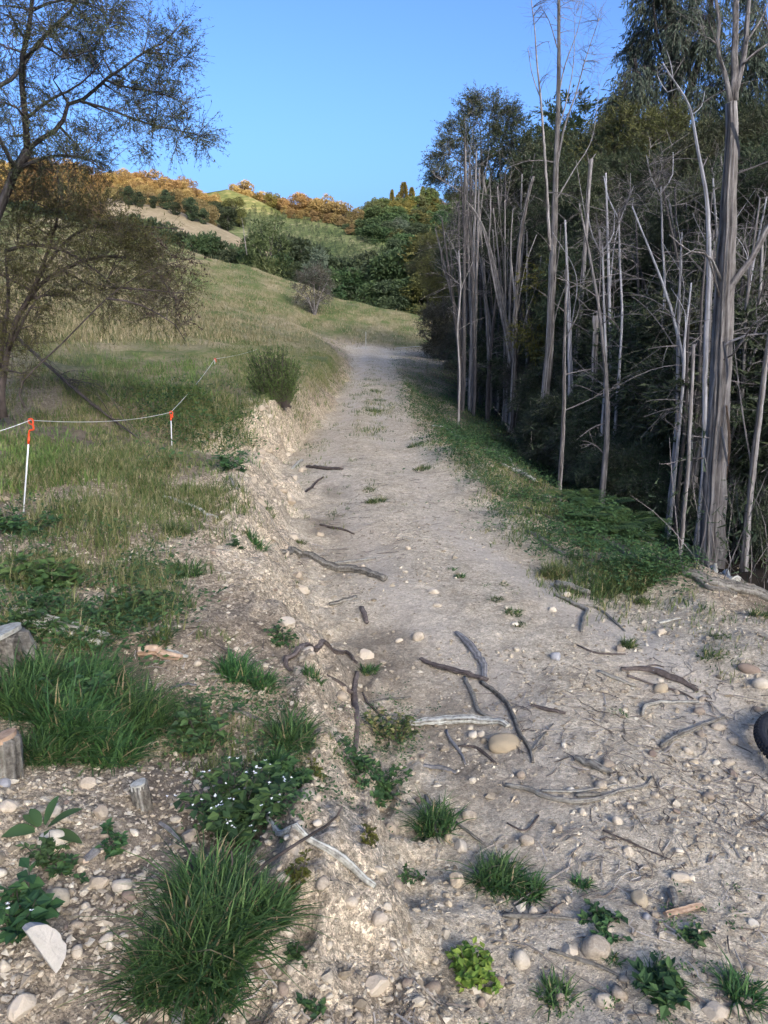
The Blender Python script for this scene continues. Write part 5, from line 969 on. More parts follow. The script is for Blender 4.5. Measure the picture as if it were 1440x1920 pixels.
T_ = [([(527, 1036), (565, 1048), (609, 1062), (660, 1072), (704, 1082), (721, 1090)], [10, 15, 14, 12], 'long weathered grey log lying at the foot of the bank', M_stickg, 'log', 1),
 ([(622, 1060), (674, 1053), (704, 1049)], [5, 7, 4], 'short curved stick above the long grey log', M_stickg, 'stick', 1), ([(788, 1238), (833, 1256), (872, 1266), (915, 1279)], [10, 17, 14], 'flat strip of dark bark on the track', M_stickd, 'bark_strip', .4), ([(855, 1187), (880, 1212), (906, 1247), (908, 1275)], [8, 15, 14, 10], 'grey bark strip standing up from the dark one', M_stickb, 'bark_strip', .5),
 ([(870, 1273), (885, 1303), (898, 1337), (919, 1348)], [7, 9, 6], 'crooked stick running from the bark strips to the white log', M_stickg, 'stick', 1), ([(760, 1360), (850, 1356), (928, 1356), (952, 1363)], [15, 20, 19, 12], 'white split log lying across the track', M_stickw, 'log', .7), ([(837, 1372), (846, 1393), (867, 1419), (872, 1434)], [5, 7, 4], 'small crooked stick below the white log', M_stickb, 'stick', 1),
 ([(859, 1402), (893, 1404), (932, 1434)], [4, 6, 4], 'thin dark stick left of the oblong tan stone', M_stickd, 'stick', 1), ([(794, 1436), (824, 1443), (855, 1451)], [8, 11, 6], 'blue grey wood splinter below the weeds', M_stickb, 'wood_chunk', .6), ([(536, 1240), (557, 1226), (596, 1218), (644, 1226), (669, 1247)], [11, 13, 13, 7], 'thick dark arched root at the edge of the bank', M_stickd, 'root', .8), ([(538, 1236), (536, 1250), (546, 1263)], [12, 9, 6], 'split dark end of root under the arched root', M_stickd, 'root', .8),
 ([(669, 1264), (665, 1307), (669, 1346), (667, 1411)], [9, 12, 12, 9], 'dark knotted root running down towards the camera', M_stickd, 'root', 1), ([(613, 1266), (640, 1285), (661, 1306)], [5, 7, 8], 'thin dark root joining the knotted root', M_stickd, 'root', 1), ([(618, 1135), (652, 1126), (668, 1120)], [6, 8, 6], 'short brown stick at the bank foot', M_stickg, 'stick', 1), ([(678, 1143), (684, 1158), (688, 1172)], [9, 9, 7], 'short dark stub of wood with a red end', M_stickd, 'wood_chunk', 1),
 ([(500, 1538), (538, 1562), (577, 1584), (622, 1600), (660, 1632), (703, 1668)], [8, 11, 13, 12, 16, 10], 'pale bleached branch lying below the dark stem', M_stickw, 'branch_piece', 1), ([(800, 1494), (811, 1535), (824, 1583)], [7, 9, 6], 'brown twisted stick beside the tall grass tuft', M_stickg, 'stick', 1), ([(855, 1544), (876, 1561), (906, 1583)], [5, 7, 5], 'stick lying below the smooth pale stone', M_stickg, 'stick', 1),
 ([(1120, 1260), (1156, 1275), (1192, 1290)], [6, 8, 5], 'straight pale stick on bare dirt left of the dark branch', M_stickg, 'stick', 1), ([(1203, 1343), (1207, 1328), (1233, 1320), (1271, 1318), (1310, 1318)], [8, 9, 7, 5], 'hooked grey stick on the right of the track', M_stickg, 'stick', 1), ([(1239, 1403), (1267, 1384), (1310, 1365), (1357, 1345)], [9, 9, 7, 5], 'long pale stick pointing at the tyre', M_stickg, 'stick', 1), ([(996, 1326), (1028, 1333), (1060, 1339)], [6, 9, 6], 'dark splinter of wood right of the white log', M_stickd, 'wood_chunk', .7),
 ([(1079, 1425), (1113, 1439), (1147, 1452)], [12, 19, 10], 'rough grey chunk of bark on bare dirt', M_stickg, 'bark_chunk', .7), ([(947, 1474), (989, 1482), (1032, 1499), (1083, 1506), (1122, 1501), (1164, 1486), (1207, 1478), (1222, 1459)], [8, 10, 9, 6, 5], 'long curved branch bowed like a smile', M_stickg, 'branch_piece', 1), ([(1015, 1486), (1079, 1486), (1122, 1480), (1156, 1471)], [5, 6, 4], 'thin upper branch over the long curved one', M_stickg, 'stick', 1), ([(1079, 1494), (1104, 1493), (1126, 1491)], [8, 9, 7], 'short stub caught between the curved branches', M_stickg, 'wood_chunk', 1),
 ([(942, 1719), (1002, 1721), (1053, 1723), (1083, 1727)], [8, 9, 6, 4], 'thin straight stick above the lower stones', M_stickg, 'stick', 1), ([(1258, 1672), (1262, 1690), (1266, 1706)], [15, 16, 12], 'short grey wood chunk above the split orange wood', M_stickg, 'wood_chunk', .8), ([(1248, 1720), (1280, 1712), (1316, 1702)], [13, 15, 12], 'split orange tinted piece of wood', M_stickt, 'wood_chunk', .7), ([(1030, 1783), (1096, 1805), (1139, 1822), (1177, 1839)], [6, 8, 7, 4], 'long grey stick behind the large egg shaped stone', M_stickg, 'stick', 1),
 ([(1083, 1211), (1118, 1226), (1173, 1228)], [3, 4, 3], 'wiry twig on the bare track', M_stickd, 'twig', 1), ([(1041, 1117), (1075, 1134), (1100, 1147), (1094, 1165), (1090, 1185)], [6, 9, 9, 7], 'crooked forked branch at the right verge', M_stickg, 'branch_piece', 1), ([(1078, 1135), (1122, 1143), (1172, 1184)], [4, 5, 3], 'thin twig trailing from the crooked forked branch', M_stickg, 'twig', 1), ([(1041, 1100), (1070, 1107), (1105, 1117)], [14, 16, 13], 'short thick log at the right verge', M_stickg, 'log', 1), ([(1235, 1170), (1276, 1160)], [5, 5], 'short pale stick at the right verge', M_stickw, 'stick', 1),
 ([(1085, 992), (1130, 1016), (1172, 1042), (1215, 1055)], [13, 15, 13, 9], 'grey fallen log at the top of the right slope', M_stickg, 'log', 1), ([(905, 842), (935, 856), (968, 880)], [5, 7, 4], 'thin grey branch in the verge weeds below the leaning pair', M_stickg, 'branch_piece', 1), ([(1012, 930), (1050, 940), (1085, 962)], [5, 7, 5], 'grey branch half sunk in the verge below the ferns', M_stickg, 'branch_piece', 1), ([(1130, 962), (1180, 990), (1225, 1012)], [6, 8, 5], 'pale branch lying between the ferns and the fallen logs', M_stickw, 'branch_piece', 1), ([(1190, 1040), (1245, 1030), (1290, 1048)], [5, 7, 5], 'crooked grey branch above the longest fallen log', M_stickg, 'branch_piece', 1), ([(1160, 935), (1161, 955), (1158, 972)], [3, 4, 4], 'short pale upright stick in the ferny verge', M_stickw, 'stick', 1), ([(960, 950), (1000, 958), (1035, 975)], [5, 6, 4], 'thin stick at the edge of the track by the verge', M_stickg, 'stick', 1), ([(1300, 1085), (1335, 1108), (1380, 1118)], [8, 10, 6], 'short broken branch in front of the longest fallen log', M_stickg, 'branch_piece', 1), ([(810, 800), (845, 812), (870, 830)], [4, 6, 4], 'weathered stick on the spoil heap beside the track', M_stickw, 'stick', 1), ([(1120, 1005), (1155, 1028), (1190, 1050)], [13, 15, 13], 'short dark log lying along the grey fallen log', M_stickd, 'log', 1), ([(1215, 1055), (1260, 1066), (1340, 1096), (1400, 1112), (1470, 1135)], [12, 17, 18, 19, 20], 'longest grey fallen log below the thickest trunk', M_stickg, 'log', 1), ([(1268, 1026), (1300, 1045), (1335, 1066)], [12, 18, 14], 'broken grey log above the longest log', M_stickg, 'log', 1), ([(1338, 1064), (1362, 1078), (1388, 1092)], [12, 15, 9], 'pale snapped branch lying on the longest log', M_stickw, 'log', 1),
 ([(940, 872), (972, 888), (1005, 905)], [6, 9, 6], 'pale stick in the green verge near the track', M_stickw, 'stick', 1), ([(1060, 946), (1090, 943), (1118, 938)], [7, 9, 6], 'grey stick in the ferny verge', M_stickg, 'stick', 1), ([(990, 1000), (1025, 1022), (1060, 1042)], [7, 9, 6], 'grey stick left of the grey fallen log', M_stickg, 'stick', 1),
 ([(12, 1148), (70, 1164), (130, 1180), (205, 1200)], [18, 24, 22, 14], 'upper of two white weathered logs by the big cut stump', M_stickw, 'log', .8), ([(20, 1168), (80, 1184), (150, 1200), (190, 1212)], [16, 22, 18, 12], 'lower of two white weathered logs by the big cut stump', M_stickw, 'log', .8), ([(262, 1226), (300, 1230), (340, 1240)], [26, 26, 14], 'split log with an orange inner face on the left bank', M_stickt, 'log', .7), ([(272, 1218), (315, 1226), (352, 1238)], [10, 14, 8], 'white bark slab leaning over the split orange log', M_stickw, 'bark_strip', .5),
 ([(306, 932), (340, 945), (375, 958), (408, 974)], [5, 7, 7, 6], 'pale stick on the grass near the bank edge', M_stickw, 'stick', 1), ([(430, 895), (438, 910), (446, 924)], [4, 5, 4], 'little stick at the bank lip', M_stickg, 'stick', 1), ([(575, 876), (605, 880), (642, 881)], [5, 8, 5], 'dark stick lying on the track past the bank', M_stickd, 'stick', 1), ([(548, 880), (558, 872), (568, 864)], [5, 7, 4], 'pale bent stick left of the dark track stick', M_stickw, 'stick', 1), ([(600, 985), (630, 992), (664, 1003)], [4, 5, 3], 'thin dark twig on the track below the bank', M_stickd, 'twig', 1), ([(565, 918), (590, 908), (606, 895)], [4, 5, 3], 'curved twig at the bank foot', M_stickd, 'twig', 1),
 ([(325, 1872), (333, 1895), (338, 1925)], [14, 22, 24], 'splintered grey stake at the bottom below the tussock', M_stickb, 'wood_chunk', .8), ([(300, 1545), (320, 1562), (338, 1578)], [8, 11, 6], 'blue grey splinter beside the round cream stone', M_stickb, 'wood_chunk', .7), ([(160, 1618), (178, 1604), (196, 1588)], [12, 18, 8], 'blue grey chip of wood in the left gravel', M_stickb, 'wood_chunk', .6), ([(320, 1293), (345, 1286), (368, 1288)], [6, 9, 5], 'grey curved bark piece among the left weeds', M_stickb, 'bark_strip', .6), ([(430, 1335), (465, 1345), (505, 1362)], [8, 12, 8], 'grey bark piece on the lower bank', M_stickg, 'bark_strip', .6), ([(205, 1905), (225, 1918), (240, 1930)], [9, 12, 8], 'pale stick cut by the bottom edge', M_stickw, 'stick', 1),
 ([(700, 1320), (735, 1312), (770, 1308)], [4, 5, 3], 'thin stick right of the knotted root', M_stickg, 'twig', 1), ([(680, 1300), (700, 1330), (735, 1350)], [4, 5, 3], 'dark twig slanting from the knotted root', M_stickd, 'twig', 1), ([(728, 1478), (748, 1500), (775, 1512)], [5, 6, 4], 'brown stick below the blue grey splinter', M_stickg, 'stick', 1), ([(1240, 1290), (1275, 1300), (1300, 1312)], [4, 5, 3], 'thin twig under the dark branch', M_stickd, 'twig', 1), ([(950, 1545), (985, 1560), (1010, 1530)], [3, 4, 3], 'wiry twig right of the lower stones', M_stickd, 'twig', 1), ([(1130, 1560), (1200, 1590), (1260, 1615)], [3, 4, 2], 'long wiry twig across the bare dirt', M_stickd, 'twig', 1)]
for pts, w, lb, m, nm, fl in T_:
    stick(pts, w, lb, m, nm, flat=fl, cat={'log': 'log', 'bark_strip': 'bark', 'bark_chunk': 'bark', 'root': 'root', 'twig': 'twig', 'wood_chunk': 'wood', 'branch_piece': 'branch', 'stick': 'stick'}[nm], rough=.24 if nm in ('log', 'root', 'wood_chunk', 'bark_chunk') else .16, sides=20 if max(np.atleast_1d(w)) > 13 else 10)
stick([(902, 1281), (936, 1307), (958, 1337), (971, 1372), (992, 1406), (999, 1432)], [8, 9, 8, 6], 'long forked stick arching past the white log to the tan stone', M_stickg, branches=[([(998, 1410), (1015, 1385), (1037, 1358)], 5)])
stick([(1164, 1256), (1211, 1258), (1246, 1269), (1284, 1284), (1307, 1297)], [6, 9, 12, 11, 6], 'dark rough branch lying among stones on the right', M_stickd, 'branch_piece', branches=[([(1175, 1268), (1205, 1278), (1232, 1288)], 6), ([(1200, 1257), (1225, 1248), (1245, 1252)], 4)], cat='branch')
# dead stem that rises out of the lower tussock
g = g1(440, 1675); Yd = g[1]
q, r_ = pl([(440, 1672), (462, 1652), (500, 1618), (560, 1580), (612, 1548), (632, 1530), (641, 1513)], Yd, [7, 7, 5, 4], -.15); mb = MB(); tube(mb, q - q[0], r_, 7, 0, .1)
q2, r2 = pl([(452, 1660), (432, 1640), (436, 1615), (434, 1596)], Yd, [5, 4, 3]); o = mb.obj('dead_twig', [M_twig], smooth=True); o.location = q[0]; tag(o, 'dark bent dead stem rising from the grass above the pale branch', 'stem'); mb = MB(); tube(mb, q2 - q[0], r2, 6, 0, .1); mb.obj('side_shoot', [M_twig], o)
# thin fallen tree on the left grass
q = smooth_path([g1(40, 700) + (0, 0, .55), g1(150, 760) + (0, 0, .16), g1(215, 800) + (0, 0, .08), g1(262, 828) + (0, 0, .03)], 26); mb = MB(); e = empty('fallen_sapling', q[0], 'thin dark fallen sapling slanting down through the left grass', 'fallen tree'); tube(mb, q - q[0], np.linspace(.026, .008, 26), 7, 0, .15); mb.obj('trunk', [M_twig], e, smooth=True)
sk = np.concatenate([q - q[0], np.linspace(.02, .006, 26)[:, None]], 1); mb = MB(); T = q[rng.integers(8, 26, 22)] - q[0] + np.stack([U(-.2, .7, 22), U(-.5, .2, 22), U(-.05, .3, 22)], -1); S = sk[rng.integers(6, 24, 22), :3]; T = S + (T - S) * .7; tubes(mb, bez(S, T, 6), np.full((22, 1), .006) * np.linspace(1, .4, 6)[None], 4); mb.obj('twigs', [M_twig], e)
# stumps
def stump(px, py, w, hpx, label, tilt=0.0, mats=(M_stickg, M_stickw), flare=1.12):
    b = g1(px, py); k_s = float(depth_of(b)) / FPX; r = w * .5 * k_s; h = hpx * k_s; e = empty('tree_stump', b, label, 'stump')
    mb = MB(); p = np.array([[0, 0, -.08], [0, 0, h * .15], [tilt * h * .5, 0, h * .55], [tilt * h, 0, h]]); tube(mb, smooth_path(p, 7), np.linspace(r * flare, r, 7), 34, 0, .42, seed=abs(int(px))); mb.obj('trunk', [mats[0]], e, smooth=True)
    th = np.linspace(0, 2 * np.pi, 20, endpoint=False); rg = r * .93 * (1 + .06 * np.sin(3 * th + px)); v = np.stack([rg * np.cos(th) + tilt * h, rg * np.sin(th), h + .006 + .012 * np.cos(th) * r / .05], -1); v2 = v * np.array([1, 1, 1]) - np.array([0, 0, .02]); mb = MB(); j = np.arange(20); j2 = (j + 1) % 20
    mb.add(np.concatenate([v, v2, [[tilt * h, 0, h + .008]]]), [np.stack([j, 20 + j, 20 + j2, j2], -1), np.stack([np.full(20, 40), j, j2], -1)], 0); mb.obj('cut_face', [mats[1]], e); return e
stump(0, 1236, 88, 52, 'big sawn stump with a pale top at the left edge of the bank'); stump(12, 1450, 46, 78, 'rotten short stump at the left edge below the lush grass', .05, (M_stickg, M_stickt)); stump(268, 1512, 30, 48, 'small leaning sawn stump above the left gravel', -.1, (M_stickg, M_stickw))
# ------------------------------------------------------------------ fence of pigtail standards and white tape
posts = [('orange topped white fence standard nearest at the left edge', (44, 962), 182, None), ('middle orange topped white fence standard on the grass bank', (323, 850), 82, 8.9), ('farthest orange topped white fence standard above the track', (405, 728), 58, 16.0)]
tops = []
def pigtail(base, top, label):
    e = empty('fence_standard', base, label, 'fence post'); d = np.array(top) - base; L = np.linalg.norm(d); u = d / L
    mb = MB(); tube(mb, np.array([[0, 0, 0] - u * .15, u * L * .4, u * (L * .78)]), .006, 8); mb.obj('rod', [M_white], e, smooth=True)
    mb = MB(); th = np.linspace(-.5, math.pi * 1.45, 18); rr = .023; c = u * (L - .045)
    loop = np.stack([rr * np.cos(th), .010 * th, rr * np.sin(th)], -1) + c; sh = np.concatenate([np.array([u * L * .74, u * L * .85]), [c + (rr * .95, -.004, -.05)], loop]); tube(mb, smooth_path(sh, 34), .0062, 8); mb.obj('pigtail', [M_orange], e, smooth=True)
    mb = MB(); tube(mb, np.array([u * L * .72, u * L * .79]), .009, 8); mb.obj('collar', [M_orange], e, smooth=True); return base + u * (L - .03)
for lb, (px, py), h, Y in posts:
    b = g1(px, py) if Y is None else np.array([*P(px, py, Y)[:2], 0]); b[2] = float(ground_z(b[0], b[1])); k_ = float(depth_of(b)) / FPX
    tp = P({44: 57, 323: 320, 405: 403}[px], py - h, b[1]); tops.append(pigtail(b, tp, lb))
far_e = P(482, 655, 24); lft = P(-160, 840, 5.2)
def sag(a, b, s, n=14):
    t = np.linspace(0, 1, n)[:, None]; q = a + (b - a) * t; q[:, 2] -= s * 4 * (t * (1 - t))[:, 0]; return q
q = np.concatenate([sag(lft, tops[0], .03), sag(tops[0], tops[1], .05)[1:], sag(tops[1], tops[2], .04)[1:], sag(tops[2], far_e, .03)[1:]])
mb = MB(); tube(mb, q, .0024, 5); tag(mb.obj('fence_tape', [M_white]), 'white electric fence tape strung between the orange topped standards', 'fence tape')
for px, py, h, Y, lb in [(686, 640, 17, 47, 'tiny pale peg standing at the far bend of the track'), (604, 660, 16, 42, 'thin weathered stake by the far bend of the track')]:
    p = P(px, py, Y); z = float(ground_z(p[0], Y)); mb = MB(); tube(mb, [[0, 0, -.2], [0, 0, (p[2] - z) + h / FPX * Y]], .025, 6); o = mb.obj('wooden_peg', [M_stickw]); o.location = (p[0], Y, z); tag(o, lb, 'peg')
mb = MB(); pa = ground([742, 790, 850], [664, 660, 653]); q = smooth_path(np.array([x for x in pa if np.isfinite(x[0])]) + (0, 0, .35), 12); tube(mb, q, .012, 5); tag(mb.obj('water_pipe', [M_pipe]), 'thin pale line lying across the far bend of the track', 'pipe')

# ------------------------------------------------------------------ bicycle lying at the right edge, only its tyre in the picture
c = g1(1428, 1436); dB = float(depth_of(c)) / FPX; RW = .355
wc = np.array([c[0] + RW - .005, c[1] + .0, float(ground_z(c[0] + RW, c[1])) + .075])
bk = empty('bicycle', wc, 'bicycle lying on its side at the right edge with its knobbly black tyre showing', 'bicycle'); bk.rotation_euler = (R(2), R(2), 0)
def ring(mb, cx, cy, Rr, r, n=72, s=8, flat=1.0, mat=0):
    a = np.arange(n) / n * 2 * np.pi; b2 = np.arange(s) / s * 2 * np.pi; rad = Rr + r * np.cos(b2)[None]; v = np.stack([cx + rad * np.cos(a)[:, None], cy + rad * np.sin(a)[:, None], np.broadcast_to(r * flat * np.sin(b2)[None], (n, s))], -1).reshape(-1, 3)
    i = np.arange(n)[:, None]; j = np.arange(s)[None]; i2 = (i + 1) % n; j2 = (j + 1) % s; mb.add(v, np.stack([i * s + j, i2 * s + j, i2 * s + j2, i * s + j2], -1).reshape(-1, 4), mat)
def wheel(cx, cy):
    mb = MB(); ring(mb, cx, cy, RW - .027, .027, 90, 12)
    n = 84; a = np.arange(n) / n * 2 * np.pi; 
    for off, zz, sz in ((0, .0, .010), (.5, .013, .008), (.5, -.013, .008), (0, .022, .006), (0, -.022, .006)):
        aa = a + off * 2 * np.pi / n; rad = RW - .027 + math.sqrt(max(0, .0275 ** 2 - zz ** 2)); C_ = np.stack([cx + rad * np.cos(aa), cy + rad * np.sin(aa), np.full(n, zz)], -1)
        t = np.stack([-np.sin(aa), np.cos(aa), 0 * aa], -1); o_ = unit(np.stack([np.cos(aa) * (rad - RW + .027), np.sin(aa) * (rad - RW + .027), np.full(n, zz)], -1)); s_ = np.cross(t, o_)
        v = np.stack([C_ + t * a1 * sz * .8 + s_ * a2 * sz * .55 + o_ * a3 for a3 in (-.002, .005) for a1, a2 in ((-1, -1), (1, -1), (1, 1), (-1, 1))], 1)
        f = np.array([[4, 5, 6, 7], [0, 1, 5, 4], [1, 2, 6, 5], [2, 3, 7, 6], [3, 0, 4, 7]]); mb.add(v.reshape(-1, 3), (f[None] + np.arange(n)[:, None, None] * 8).reshape(-1, 4), 0)
    w = mb.obj('wheel', [M_tyre], bk, smooth=False); mb = MB(); ring(mb, cx, cy, RW - .062, .013, 72, 8, .9); mb.obj('rim', [M_alloy], w, smooth=True)
    mb = MB(); tube(mb, [[cx, cy, -.05], [cx, cy, .05]], .02, 12); mb.obj('hub', [M_alloy], w, smooth=True)
    mb = MB(); k = np.arange(32); aa = k / 32 * 2 * np.pi; zz = np.where(k % 2, .028, -.028); p = np.stack([np.stack([cx + .02 * np.cos(aa + .6), cy + .02 * np.sin(aa + .6), zz], -1), np.stack([cx + (RW - .07) * np.cos(aa), cy + (RW - .07) * np.sin(aa), 0 * zz], -1)], 1); tubes(mb, p, np.full((32, 2), .001), 3); s_ = mb.obj('spokes', [M_steel], w); s_['kind'] = 'stuff'
wheel(0, 0); wheel(1.08, -.12)
mb = MB()
for a, b2, r in [((.10, .52, .0), (.62, -.02, .0), .019), ((.12, .46, 0), (.55, .42, 0), .017), ((.62, -.02, 0), (.52, .52, 0), .017), ((.62, -.02, .03), (1.08, -.12, .06), .011), ((.62, -.02, -.03), (1.08, -.12, -.06), .011), ((.54, .42, .02), (1.08, -.12, .06), .009), ((.54, .42, -.02), (1.08, -.12, -.06), .009)]: tube(mb, [a, b2], r, 10)
mb.obj('frame', [M_alloy], bk, smooth=True)
mb = MB(); tube(mb, [(.12, .60, 0), (.09, .44, 0), (.05, .36, .05), (0, 0, .055)], .013, 8); tube(mb, [(.09, .44, 0), (.05, .36, -.05), (0, 0, -.055)], .013, 8); mb.obj('fork', [M_alloy], bk, smooth=True)
mb = MB(); tube(mb, smooth_path([(.16, .62, -.36), (.12, .64, -.1), (.12, .64, .1), (.16, .62, .36)], 12), .013, 8); mb.obj('handlebar', [M_alloy], bk, smooth=True)
mb = MB(); tube(mb, smooth_path([(.38, .60, 0), (.5, .62, 0), (.62, .63, 0)], 6), [.022, .03, .05, .065, .07, .05], 10, flat=.5); mb.obj('saddle', [M_tyre], bk, smooth=True)
mb = MB(); ring(mb, .62, -.02, .075, .005, 40, 6); tube(mb, [(.62, -.02, -.06), (.62, -.19, -.06)], .01, 8); tube(mb, [(.62, -.02, .06), (.62, .15, .06)], .01, 8); mb.obj('crankset', [M_alloy], bk)

# ------------------------------------------------------------------ grass tussocks and weeds one by one
def tussock(px, py, rpx, hpx, n, label, mat=None, wd=.006, lean=(.3, 1.35), name='grass_tussock', cat='grass tuft', group=None, segs=3):
    n = int(n * 1.3); hpx = hpx * (.82 if rpx > 60 else .9); rpx = rpx * 1.12; b = g1(px, py); k_s = float(depth_of(b)) / FPX; r = rpx * k_s; h = hpx * k_s; a = U(0, 6.28, n); q = r * .55 * np.sqrt(U(0, 1, n)); x = q * np.cos(a); y = q * np.sin(a)
    z = ground_z(b[0] + x, b[1] + y) - b[2] - .01; mb = MB(); az = np.where(U(0, 1, n) < .5, a + rng.normal(size=n) * .7, U(0, 6.28, n) + .6 * np.sin(px)); hh = h * rng.choice([.55, .8, 1.0], n) * U(.5, 1.15, n)
    blades(mb, np.stack([x, y, z], -1), hh, U(*lean, n) * (.5 + .6 * q / (r * .55 + 1e-6)), wd * U(.6, 1.2, n), segs, 0, az, a=np.where(U(0, 1, n) < .06, 1.0, U(0, .72, n) * (1 - .3 * (hh < h * .5)))); o = mb.obj(name, [mat or L_lush]); o.location = b; return tag(o, label, cat, group)
for px, py, r_, h, n, lb in [(395, 1800, 120, 190, 900, 'largest lush grass tussock spilling down the lower bank'), (395, 1690, 95, 140, 620, 'lush grass tussock just above the largest one'), (300, 1850, 85, 130, 420, 'dark grass tussock left of the splintered stake'), (490, 1720, 70, 110, 420, 'grass tussock under the dark dead stem'), (395, 1890, 75, 100, 320, 'grass tussock at the bottom around the splintered stake'),
  (40, 1330, 80, 130, 460, 'lush grass clump right of the big stump'), (130, 1370, 85, 140, 520, 'arching grass clump above the left gravel'), (200, 1410, 90, 110, 520, 'low spreading grass clump at the lower edge of the lush patch'), (255, 1360, 80, 120, 480, 'grass clump on the right of the lush patch'), (90, 1280, 80, 110, 420, 'grass clump behind the arching one'), (180, 1300, 80, 110, 420, 'tall grass clump in the middle of the lush patch'), (90, 1420, 70, 90, 320, 'grass clump beside the rotten stump'),
  (440, 1265, 50, 60, 260, 'grass tuft on the lip of the bank by the ivy leaved weed'), (490, 1285, 36, 50, 160, 'small grass tuft at the bank lip'), (545, 1395, 52, 80, 320, 'bright grass tuft on the bank edge beside the root gully'), (520, 1440, 40, 60, 180, 'grass tuft below the bright one on the bank edge'), (815, 1550, 58, 70, 240, 'tall grass tuft beside the twisted brown stick'), (930, 1655, 62, 78, 300, 'dense grass tuft on the lower track edge'), (990, 1675, 44, 52, 180, 'grass tuft spilling right of the dense one'), (1090, 1660, 24, 34, 60, 'tiny grass tuft with thin leaves right of the dense tufts'),
  (704, 942, 32, 20, 150, 'grass tuft in the middle of the track'), (692, 920, 22, 14, 70, 'small grass tuft behind the mid track tuft'), (862, 1082, 14, 14, 70, 'small dark grass tuft on bare track'), (850, 1068, 16, 10, 50, 'flattened weed tuft beside the small dark tuft'), (962, 1150, 26, 17, 110, 'brownish grass tuft beside a thin stick on the track'), (975, 1172, 18, 12, 70, 'low grass tuft below the brownish one'), (930, 1125, 20, 14, 80, 'low grass tuft above the brownish one'), (912, 1098, 15, 8, 50, 'little grass tuft on the track near the small dark tuft'), (943, 1096, 14, 10, 50, 'little green tuft left of the short thick log'),
  (700, 772, 26, 14, 130, 'grass patch on the far centre of the track'), (712, 752, 24, 12, 110, 'grass patch farther along the track centre'), (705, 735, 20, 10, 90, 'grass patch near the far end of the track'), (790, 880, 28, 16, 130, 'grass tuft on the spoil heap edge'), (778, 836, 24, 16, 110, 'weedy tuft on the spoil heap'), (1040, 1080, 42, 40, 300, 'bushy green tuft on the right verge'), (1205, 1130, 22, 22, 120, 'grass tuft above the pale verge stick'), (1130, 1112, 44, 30, 260, 'grass patch on the right verge'), (1185, 1100, 60, 40, 300, 'wide grass patch above the right verge stones'), (1178, 1212, 22, 30, 90, 'brown grass tuft behind the small round stone'), (1330, 1230, 36, 22, 120, 'grass tuft by the heap at the right edge'), (1350, 1195, 30, 16, 90, 'sparse weed tuft near the heap'), (1160, 1336, 26, 12, 80, 'flat grass patch on bare dirt'), (1425, 1155, 30, 26, 110, 'grass tuft at the right edge by the longest log'), (1240, 1845, 50, 44, 130, 'leafy tuft behind the flat low stone'), (1390, 1870, 56, 70, 160, 'grass tuft in the bottom right corner'), (1040, 1870, 46, 46, 130, 'thin grass tuft at the bottom centre'), (1150, 1800, 22, 26, 50, 'thin grass at the foot of the egg shaped stone'),
  (330, 1000, 40, 40, 160, 'grass tuft on the broken bank'), (480, 1020, 30, 36, 150, 'dark tuft hanging on the bank lip'), (560, 1020, 20, 16, 80, 'small tuft at the bank foot'), (565, 1108, 18, 18, 70, 'yellowish tuft at the foot of the bank'), (300, 1200, 34, 40, 120, 'spiky tuft above the split log'), (500, 955, 24, 22, 100, 'tuft at the bank foot below the broom'), (350, 1075, 46, 40, 170, 'dark tuft in the collapsed bank'), (690, 1260, 26, 26, 90, 'small weed tuft right of the arched root'), (585, 1265, 26, 30, 110, 'green tuft under the arched root')]:
    k_s = float(depth_of(g1(px, py))) / FPX
    tussock(px, py, r_, h, n, lb, L_lush if py > 1240 or 'dark' in lb else L_grass, wd=max(.0045, min(.0075, 4.2 * k_s)))
def weed(px, py, rpx, hpx, n, label, mat=None, lf=(.03, .05), name='weed_plant', flowers=0, group=None, wide=.6, cat='weed'):
    b = g1(px, py); k_s = float(depth_of(b)) / FPX; r = rpx * k_s; h = hpx * k_s; e = empty(name, b, label, cat, group)
    ns = max(6, n // 12); a = U(0, 6.28, ns); q = r * np.sqrt(U(.02, 1, ns)); x = q * np.cos(a); y = q * np.sin(a); zt = ground_z(b[0] + x, b[1] + y) - b[2] + h * U(.35, 1, ns) * (1 - .4 * (q / r) ** 2)
    T = np.stack([x, y, zt], -1); S = np.stack([x * .35, y * .35, ground_z(b[0] + x * .35, b[1] + y * .35) - b[2] - .01], -1); st = bez(S, T, 6, .15, .08); mb = MB(); tubes(mb, st, np.full((ns, 1), .0022) * np.linspace(1, .5, 6)[None], 3)
    ti = rng.integers(0, ns, n); t = U(.6, 5, n) ** 1; i0 = np.minimum(t.astype(int), 4); f = (t - i0)[:, None]; B = st[ti, i0] * (1 - f) + st[ti, i0 + 1] * f
    az = U(0, 6.28, n); D = np.stack([np.cos(az), np.sin(az), U(-.35, .5, n)], -1); ln = U(*lf, n); leaves(mb, B, D, np.array([0, 0, 1.0]) + rng.normal(size=(n, 3)) * .35, ln, ln * wide, 1, .2); mb.obj('foliage', [M_twig, mat or L_weed], e)
    if flowers:
        i = rng.integers(0, ns, flowers); B = T[i] + rng.normal(size=(flowers, 3)) * .012 + (0, 0, .012); mb = MB()
        for k in range(4): az = U(0, 6.28, flowers); leaves(mb, B, np.stack([np.cos(az), np.sin(az), .3 + 0 * az], -1), np.tile([0, 0, 1.0], (flowers, 1)), .007, .005)
        o = mb.obj('flowers', [L_flower], e); o['kind'] = 'stuff'
    return e
